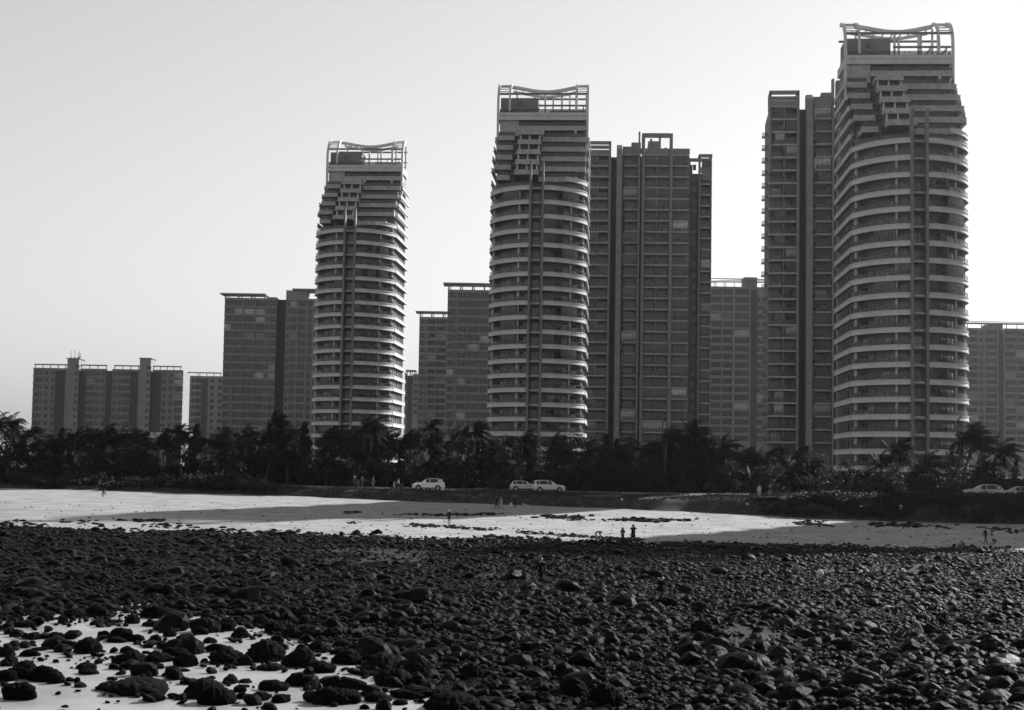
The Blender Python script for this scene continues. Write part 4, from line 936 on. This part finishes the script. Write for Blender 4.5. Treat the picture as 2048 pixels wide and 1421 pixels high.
def body_mesh(kind, top, bot, shorts=False):
    J = pose(kind, None); names = list(J); ix = {n: i for i, n in enumerate(names)}
    me = bpy.data.meshes.new('body'); me.from_pydata([J[n] for n in names], [(ix[a], ix[b]) for a, b, _ in BONES], [])
    o = bpy.data.objects.new('tmp_body', me); COL.objects.link(o)
    md = o.modifiers.new('s', 'SKIN'); md.use_smooth_shade = True; o.modifiers.new('d', 'SUBSURF').levels = 1
    if not me.skin_vertices: me.skin_vertices.new() if hasattr(me.skin_vertices, 'new') else None
    for n in names:
        r_ = RAD[n] if n in RAD else RAD[n[:-1]]; sv = me.skin_vertices[0].data[ix[n]]; sv.radius = (r_, r_*(.72 if n in ('pel', 'sp', 'ch') else 1)); sv.use_root = n == 'pel'
    dg = bpy.context.evaluated_depsgraph_get(); out = bpy.data.meshes.new_from_object(o.evaluated_get(dg)); bpy.data.objects.remove(o)
    for m_ in (top, bot, M['skin'], M['shoe'], M['eye']): out.materials.append(m_)
    idm = dict(top=0, bot=1, skin=2, shoe=3)
    for p in out.polygons:
        c = p.center; best = (9, 0)
        for a, b, k in BONES:
            A_, B_ = J[a], J[b]; d = B_-A_; t = max(0, min(1, (c-A_).dot(d)/d.length_squared)); q = (c-A_-d*t).length
            if shorts and k == 'bot' and a.startswith('kn'): k = 'skin'
            if k == 'skin' and a == 'ch' and t < .6: k = 'top'
            if q < best[0]: best = (q, idm[k])
        p.material_index = best[1]; p.use_smooth = True
    # face and fingers
    bm = bmesh.new(); bm.from_mesh(out); ex = MB(); f = (J['tp']-J['nk']).normalized(); fw = V(1,0,0) - f*f.x; fw.normalize(); h = J['hd']+f*.0
    for s in (-1, 1):
        ex.tube([h+fw*.088+V(0,.034*s,0)+f*.015, h+fw*.1+V(0,.034*s,0)+f*.015], [.014, .008], 6, 4)
        ex.tube([h+V(0,.09*s,0)-f*.02, h+V(0,.108*s,0)+f*.02], [.022, .012], 6, 2)
    ex.tube([h+fw*.09+f*.02, h+fw*.118-f*.018, h+fw*.09-f*.025], [.01, .017, .01], 6, 2); ex.tube([h+fw*.092+V(0,-.026,0)-f*.05, h+fw*.098-f*.05, h+fw*.092+V(0,.026,0)-f*.05], [.006, .009, .006], 5, 4)
    for n, s in (('l', 1), ('r', -1)):
        w, e = J['wr'+n], J['ha'+n]; d = (e-w).normalized(); sd = d.cross(V(0,1,0)); sd = sd.normalized() if sd.length > .2 else V(1,0,0); curl = V(0, -s, 0)
        for k, (off, ln) in enumerate(((-.03, .065), (-.01, .075), (.01, .07), (.03, .055))):
            b0 = e+sd*off; ex.tube([b0, b0+d*ln*.55+curl*.006, b0+d*ln+curl*.022], [.0095, .009, .006], 5, 2)
        b0 = w.lerp(e, .45)+sd*.03; ex.tube([b0, b0+sd*.028+d*.025, b0+sd*.034+d*.055], [.011, .010, .007], 5, 2)
    m2 = ex.mesh('x', [top, bot, M['skin'], M['shoe'], M['eye']]); bm.from_mesh(m2); bm.to_mesh(out); bm.free()
    return out, J
def hair_part(J, o, kind, m):
    b = MB(); f = (J['tp']-J['nk']).normalized(); h = J['hd']+f*.02; fw = (V(1,0,0)-f*f.x).normalized(); sd = f.cross(fw); n = 10; rings = []
    for i in range(5):
        a = i/4*math.pi/2; rr = .118*math.cos(a)+.002; up = .125*math.sin(a)
        rings.append([h + f*(up+.005) + (fw*math.cos(t)*1.06 + sd*math.sin(t))*rr - fw*.012 for t in [2*math.pi*k/n for k in range(n)]])
    if kind == 'long': rings.insert(0, [p - f*(.24 if fw.dot(p-h) < .02 else .02) - fw*.02 for p in rings[0]])
    if kind == 'hat': rings = [[h + f*.05 + (fw*math.cos(t)+sd*math.sin(t))*.2 for t in [2*math.pi*k/n for k in range(n)]]] + rings
    b.v = [tuple(p) for r_ in rings for p in r_]; b.f = [(i*n+k, i*n+(k+1)%n, (i+1)*n+(k+1)%n, (i+1)*n+k) for i in range(len(rings)-1) for k in range(n)]; b.m = [0]*len(b.f)
    b.build('hat' if kind in ('hat', 'cap') else 'hair', m, o, smooth=True)
def skirt(J, o, m, low, r1, name):
    b = MB(); n = 12; rings = []
    for z, rr in ((1.36, .17), (1.15, .165), (.95, .175), (low, r1)):
        rings.append([(rr*.8*math.cos(t)+.01, rr*math.sin(t), z) for t in [2*math.pi*k/n for k in range(n)]])
    b.v = [p for r_ in rings for p in r_]; b.f = [(i*n+k, i*n+(k+1)%n, (i+1)*n+(k+1)%n, (i+1)*n+k) for i in range(3) for k in range(n)]; b.m = [0]*len(b.f); b.build(name, m, o, smooth=True)
def person(px, py, kind, face, top, bot, label, h=1.70, hair='short', hm=None, coat=None, shorts=False, ground=True, group=None):
    p = gp(px, py); me, J = body_mesh(kind, cloth(top), cloth(bot), shorts)
    o = link('person', me, None, (p.x, p.y, p.z), R(face), label, 'person', group); k = h/1.70; o.scale = (k, k, k)
    hair_part(J, o, hair, hm or M['hair'])
    if coat: skirt(J, o, cloth(coat[0]), coat[1], coat[2], 'coat')
    return o
white = cloth(.6, 'hat'); pale = cloth(.45, 'hat')
person(1081, 1171, 'walk', 60, .004, .004, 'person in black walking on the cobbles, central, alone', 1.72)
person(1266, 1089, 'camera', 80, .015, .02, 'tall person in long dark coat with hands raised to the face, by the rocks', 1.78, coat=(.015, .55, .23))
person(1245, 1089, 'fold', 70, .06, .012, 'person in grey top and black trousers standing beside the long-coated person', 1.5, hair='long')
person(1193, 1083, 'bend', 10, .05, .3, 'person in pale trousers bending down at the edge of the rocks', 1.45)
person(898, 1050, 'spread', -80, .02, .02, 'person in dark clothes and white cap walking with arms out on the sand', 1.55, hair='cap', hm=white)
person(993, 1019, 'walk', 185, .03, .03, 'person in dark clothes walking next to someone in a pale coat', 1.7)
person(1002, 1019, 'walk', 190, .3, .12, 'person in flowing pale coat on the shaded sand', 1.65, hair='long', coat=(.3, .5, .3))
person(1030, 1017, 'stand', 100, .05, .03, 'dark-dressed person standing with a pale bag below the bank', 1.75)
person(1518, 997, 'stand', -90, .42, .35, 'person in white standing by the roadside left of a dark-clad companion', 1.65)
person(1539, 996, 'stand', -80, .03, .2, 'person in black jacket standing at the roadside right of one in white', 1.65)
person(1971, 1090, 'walk', 10, .015, .02, 'person in black stooping forward on the shaded sand at far right', 1.6, hair='short')
person(1990, 1089, 'squat', 175, .4, .05, 'person in pale jacket squatting on the shaded sand at far right', 1.7, hair='long')
person(1914, 1103, 'squat', 5, .3, .1, 'person in white cap crouching at the rock edge, left of a dark one', 1.6, hair='cap', hm=white)
person(1930, 1103, 'squat', 170, .02, .03, 'person in dark clothes crouching at the rock edge, far right', 1.6)
person(1811, 1113, 'squat', -90, .05, .04, 'person crouching among shaded cobbles under a pale sun hat', 1.5, hair='hat', hm=pale)
person(1587, 1150, 'squat', 15, .2, .06, 'person in grey crouching low on the cobbles, right of centre', 1.55)
person(1746, 1157, 'squat', 25, .26, .1, 'person in light shirt squatting on the sunlit cobbles, seen side on', 1.75)
person(1801, 1164, 'squat', -60, .1, .05, 'person under round pale hat crouching on sunlit cobbles', 1.5, hair='hat', hm=white)
person(1768, 1252, 'bend', -20, .35, .12, 'person in pale top bending over the rocks, left one of a pair', 1.55)
person(1801, 1253, 'bend', 195, .015, .14, 'person in black top bending over the rocks, right one of a pair', 1.55)
person(1839, 1276, 'squat', 140, .1, .25, 'person with pale trousers squatting among the large wet rocks', 1.55, hair='cap', hm=pale)
person(1890, 1256, 'squat', 200, .004, .004, 'person all in black crouching among the rocks at right', 1.6)
person(1320, 1190, 'squat', 60, .004, .004, 'person in black crouching on the dark cobbles, right of centre', 1.7)
person(205, 994, 'squat', 40, .04, .5, 'person crouching on the empty sand at far left', 1.6)
person(709, 977, 'stand', -70, .09, .05, 'person in grey shirt under the trees, leftmost of the standing group', 1.75, hair='hat', hm=pale)
person(716, 978, 'stand', -90, .08, .08, 'short child in grey standing between two adults under the trees', 1.1)
person(724, 976, 'spread', -90, .14, .1, 'person in pale clothes with raised arms under the trees', 1.65)
person(746, 977, 'stand', -120, .1, .12, 'slim person standing apart to the right of the group under the trees', 1.6)
person(1358, 980, 'stand', -90, .18, .12, 'person in pale shirt standing deep in the shade of the trees', 1.7)
# dog trotting below the bank
def quad(o_name, loc, rot, label, v):
    o = link(o_name, None, None, loc, R(rot), label, 'dog'); b = MB()
    bm_ = [(-.34, 0, .40), (-.2, 0, .42), (0, 0, .41), (.18, 0, .43), (.3, 0, .52), (.36, 0, .6), (.46, 0, .6), (.55, 0, .57)]
    b.tube(bm_, [.07, .1, .1, .12, .08, .08, .06, .03], 10)
    for s in (-1, 1):
        b.tube([(.2, .06*s, .40), (.2, .07*s, .2), (.22, .07*s, .02)], [.05, .03, .022], 6); b.tube([(-.27, .06*s, .42), (-.2, .07*s, .26), (-.33, .07*s, .16), (-.3, .07*s, .02)], [.07, .045, .028, .022], 6)
        b.tube([(.35, .05*s, .64), (.33, .07*s, .72)], [.035, .01], 5)
    b.tube([(-.38, 0, .44), (-.5, 0, .55), (-.55, 0, .64)], [.035, .025, .012], 6); b.build('body', cloth(v, 'fur'), o, smooth=True); return o
quad('dog', gp(1052, 1018), 170, 'small pale dog below the bank beside the walkers', .4)
# bag in the walker's hand and litter
def bag(px, py, s, label, name='plastic_bag', dz=0):
    p = gp(px, py); me = rock_mesh(name, int(px), 3, cloth(.55, 'plastic'), .6, .1, .4); o = link(name, me, None, (p.x, p.y, p.z+s*.4+dz), px, label, 'bag' if name == 'plastic_bag' else 'litter'); o.scale = (s*.8, s*.6, s); return o
bag(1022, 1016, .28, 'pale carrier bag held low by the dark-dressed person below the bank', dz=.25)
for x, y, s, l in ((1244, 1002, .22, 'white scrap of litter on the bank edge, centre'), (1688, 1012, .34, 'white plastic scrap caught in the overgrown bank'), (1801, 1021, .5, 'pale sheet of litter snagged on the overgrown bank'), (1640, 1151, .3, 'white litter among sunlit cobbles near the squatting person'), (98, 1057, .3, 'white litter at the far edge of the boulder field, left'), (1495, 1010, .2, 'white litter in the grass near the roadside pair')):
    bag(x, y, s, l, 'litter')
rp = MB(); rp.tube([gp(735+8*i, 1029+4.2*math.sin(math.pi*i/10.5)) + Vector((0, 0, .03)) for i in range(11)], .05, 6)
rp.build('washed_up_rope', cloth(.35, 'rope'), None, label='thin pale rope curving across the shaded sand left of the white-capped walker', cat='rope')
# ---------------------------------------------------------------- parked cars and scooter
M['tyre'] = mat('tyre', .02, .8, .2, 5); M['rim'] = mat('alloy', .35, .35, .1, 5, metal=.8); M['lamp'] = mat('lamp_glass', .5, .15, .2, 5); M['tail'] = mat('tail_lamp', .06, .2, .2, 5); M['trim'] = mat('black_trim', .015, .5, .2, 4)
M['car_glass'] = mat('car_glass', .012, .08, .2, 2, spec=.6)
def paint(v):
    k = f'paint_{v}'
    if k not in M: M[k] = mat(k, v, .28, .05, 1, spec=.5)
    return M[k]
def car(px, py, heading, L_, style, v, label, roof_v=None):
    p = gp(px, py); o = link('parked_car', None, None, (p.x, p.y, p.z+.01), R(heading), label, 'car', 'cars parked by the beach road')
    suv = style == 'suv'; Hr = 1.66 if suv else 1.47; W = .93 if suv else .87; hood = 1.02 if suv else .92; sill = .28; k = L_/4.5
    # stations from tail (-) to nose (+): x, belt z, top z, top half width factor
    if style == 'hatch': ST = [(-2.2, .78, .80, .92), (-2.1, .95, 1.0, .86), (-1.75, .98, 1.36, .74), (-1.2, .97, Hr, .74), (-.2, .96, Hr+.01, .74), (.45, .95, 1.36, .76), (1.15, .93, .96, .86), (1.9, .82, .85, .88), (2.2, .66, .68, .84)]
    elif suv: ST = [(-2.2, .85, .87, .92), (-2.12, 1.06, 1.1, .88), (-1.8, 1.08, 1.5, .76), (-1.35, 1.07, Hr-.01, .76), (-.2, 1.05, Hr+.01, .76), (.35, 1.04, 1.55, .77), (1.1, 1.02, 1.06, .88), (1.95, .94, .97, .9), (2.22, .7, .73, .86)]
    else: ST = [(-2.2, .72, .74, .9), (-2.1, .93, .97, .88), (-1.5, .96, 1.04, .84), (-.85, .96, Hr-.05, .74), (-.1, .95, Hr, .74), (.4, .94, 1.36, .76), (1.15, .92, .95, .87), (1.9, .8, .83, .88), (2.2, .62, .64, .84)]
    b = MB(); n = 10; vs = []
    for x, bz, tz, tf in ST:
        e = .94 if abs(x) > 2.05 else 1; w = W*e
        sec = [(w*.9, sill), (w, sill+.22), (w, bz-.16), (w*.965, bz), (W*tf*.99 if tz > bz+.1 else w*.9, tz-.03), (W*tf*.9 if tz > bz+.1 else w*.8, tz)]
        vs += [(x*k, y, z) for y, z in sec] + [(x*k, -y, z) for y, z in sec[::-1]][:0]
        vs += [(x*k, -y, z) for y, z in sec[::-1]]
    m_ = 12; fs = []
    for i in range(len(ST)-1):
        for j in range(m_): a, c = i*m_+j, i*m_+(j+1) % m_; fs.append((a, a+m_, c+m_, c))
    fs += [tuple(range(m_)), tuple(range((len(ST)-1)*m_, len(ST)*m_))[::-1]]
    b.add(vs, fs); b.build('body', paint(v), o, smooth=False)
    cab = [i for i, s in enumerate(ST) if s[2] > s[1]+.2]
    def P(i, j): return Vector(vs[i*m_+j])
    def quad(name, a, b_, c, d, m, off):
        q = MB(); n_ = (b_-a).cross(d-a).normalized()*off; q.add([a+n_, b_+n_, c+n_, d+n_], [(0, 1, 2, 3)]); q.build(name, m, o)
    for sgn in (1, -1):
        lo, hi = (3, 4) if sgn > 0 else (8, 7)
        for i in range(cab[0], cab[-1]):
            a, b_, c, d = P(i, lo), P(i+1, lo), P(i+1, hi), P(i, hi); ce = (a+b_+c+d)/4
            f = [ce+(q-ce)*.9 for q in (a, b_, c, d)]
            quad('side_window', *(f if sgn < 0 else f[::-1]), M['car_glass'], .012)
    def cross(name, i0, i1, sh=.9):
        a, b_, c, d = P(i0, 4), P(i0, 7), P(i1, 7), P(i1, 4); ce = (a+b_+c+d)/4; f = [ce+(q-ce)*sh for q in (a, b_, c, d)]
        n_ = (f[1]-f[0]).cross(f[3]-f[0]); f = f if n_.z > 0 else f[::-1]; quad(name, *f, M['car_glass'], .02)
    cross('windscreen', cab[-1], cab[-1]+1); cross('rear_window', cab[0]-1, cab[0])
    if roof_v is not None:
        q = MB(); a = [P(cab[0], 5), P(cab[-1], 5), P(cab[-1], 6), P(cab[0], 6)]; x0, x1 = ST[cab[0]][0]*k, ST[cab[-1]][0]*k; q.box(x0, x1, -W*.7, W*.7, Hr-.02, Hr+.035); q.build('roof_panel', M['trim'], o)
    for x in (-1.33*k, 1.38*k):
        for s in (-1, 1):
            y = s*W; a_ = MB(); a_.tube([(x, y-s*.1, .36), (x, y+s*.012, .36)], .42, 18); a_.build('wheel_arch', M['trim'], o)
            wh = link('wheel', None, o, (x, y-s*.02, .345)); t = MB(); t.tube([(0, -.1*s, 0), (0, .045*s, 0)], [.335, .335], 20); t.build('tyre', M['tyre'], wh)
            r_ = MB(); r_.tube([(0, .046*s, 0), (0, .055*s, 0)], .2, 12)
            for q in range(5):
                an = q*1.2566; r_.tube([(0, .055*s, 0), (.21*math.cos(an), .055*s, .21*math.sin(an))], .022, 4)
            r_.build('rim', M['rim'], wh)
    zl = .74 if not suv else .82
    for s in (-1, 1):
        for nm, x, m, w in (('headlight', 2.1*k, 'lamp', .12), ('tail_light', -2.19*k, 'tail', .06)):
            q = MB(); q.box(x-w, x+w*.6, s*W*.62-.16, s*W*.62+.16+.02*s, zl-.08, zl+.08); q.build(nm, M[m], o)
        q = MB(); q.box(.62*k, .82*k, s*(W+.02)-.1, s*(W+.02)+.1, hood, hood+.14); q.build('wing_mirror', paint(v), o)
        for x in (-.75, .3):
            q = MB(); q.box(x*k-.1, x*k+.1, s*(W+.004)-.012, s*(W+.004)+.012, hood-.2, hood-.165); q.build('door_handle', M['trim'], o)
        q = MB(); q.box(-1.0*k, 1.0*k, s*W*.97-.03, s*W*.97+.03, sill-.06, sill+.08); q.build('sill_trim', M['trim'], o)
    q = MB(); q.box(2.1*k, 2.26*k, -W*.8, W*.8, .26, .44); q.build('front_bumper', M['trim'], o); q = MB(); q.box(-2.26*k, -2.1*k, -W*.8, W*.8, .26, .5); q.build('rear_bumper', M['trim'], o)
    return o
car(857, 981, 180, 4.55, 'suv', .75, 'white crossover with black roof parked side-on, alone at left', .02)
car(1047, 983, 4, 3.9, 'hatch', .5, 'small white hatchback parked half behind a larger white estate')
car(1095, 985, 16, 4.75, 'suv', .55, 'large white estate car parked at an angle beside the small hatchback')
car(1440, 984, 10, 4.5, 'sedan', .06, 'dark car with sunlit bonnet in the shade of the trees, right of centre')
car(1966, 997, 176, 4.85, 'suv', .34, 'white sport utility car parked above the overgrown bank at right')  # white paint greyed down, roadside shade put into its colour
car(2036, 998, 176, 4.7, 'sedan', .28, 'pale saloon car cut off by the right edge of the picture')  # paint value lowered to carry the same shade
# scooter with its rider
p = gp(794, 979); sc = link('motor_scooter', None, None, (p.x, p.y, p.z), R(180), 'dark motor scooter carrying a rider in a pale shirt, left of the white crossover', 'scooter')
for x in (-.6, .62):
    w = MB(); w.tube([(x, -.05, .24), (x, .05, .24)], .24, 16); w.build('wheel', M['tyre'], sc)
b = MB(); b.prism_x([(0, 0)]*0 or [(-.17, .3), (.17, .3), (.15, .72), (-.15, .72)], -.85, -.05); b.box(-.06, .42, -.16, .16, .24, .32); b.build('body', M['trim'], sc)
b = MB(); b.box(-.72, -.02, -.15, .15, .73, .8); b.build('seat', M['tyre'], sc)
b = MB(); b.box(.36, .46, -.2, .2, .25, .9); b.tube([(.62, 0, .24), (.5, 0, .6), (.4, 0, 1.0)], .035, 6); b.build('leg_shield', M['lamp'], sc)
b = MB(); b.tube([(.36, -.33, 1.05), (.4, 0, 1.0), (.36, .33, 1.05)], .02, 6); b.build('handlebar', M['trim'], sc)
b = MB(); b.tube([(.47, 0, .86), (.53, 0, .86)], .09, 10); b.build('headlight', M['lamp'], sc)
o = person(794, 979, 'sit', 180, .45, .08, 'person in pale shirt riding the scooter at the roadside', 1.68); o.location = (sc.location.x+.25, sc.location.y, sc.location.z+.0)
# ---------------------------------------------------------------- sea haze
hz = MB(); hz.box(-520, 620, -30, 1440, -1.2, 112)
M['haze'] = bpy.data.materials.new('sea_haze'); M['haze'].use_nodes = True; t = M['haze'].node_tree; t.nodes.remove(t.nodes['Principled BSDF'])
pv = t.nodes.new('ShaderNodeVolumePrincipled'); pv.inputs['Color'].default_value = (.95, .95, .95, 1); pv.inputs['Density'].default_value = .000032; pv.inputs['Anisotropy'].default_value = .75
t.links.new(pv.outputs[0], t.nodes['Material Output'].inputs['Volume'])
hz.build('haze', M['haze'], None, kind='stuff', label='thin sea haze lying over the shore and towers', cat='haze')
# ---------------------------------------------------------------- like things are told apart by their order in the picture
ORD = 'first second third fourth fifth sixth seventh eighth ninth tenth eleventh twelfth'.split()
NUM = 'one two three four five six seven eight nine ten eleven twelve'.split()
sets = {}
for o in COL.objects:
    if o.parent is None and 'label' in o and 'group' in o: sets.setdefault((o['group'], o['label']), []).append(o)
for (g, l), os_ in sets.items():
    if len(os_) < 2: continue
    os_.sort(key=lambda o: o.location.x/o.location.y); n = len(os_)
    for i, o in enumerate(os_):
        o['label'] = f"{l}, {ORD[i] if i < 12 else str(i+1)+('st' if (i+1) % 10 == 1 else 'nd' if (i+1) % 10 == 2 else 'rd' if (i+1) % 10 == 3 else 'th')} of {NUM[n-1] if n < 13 else n} from left"
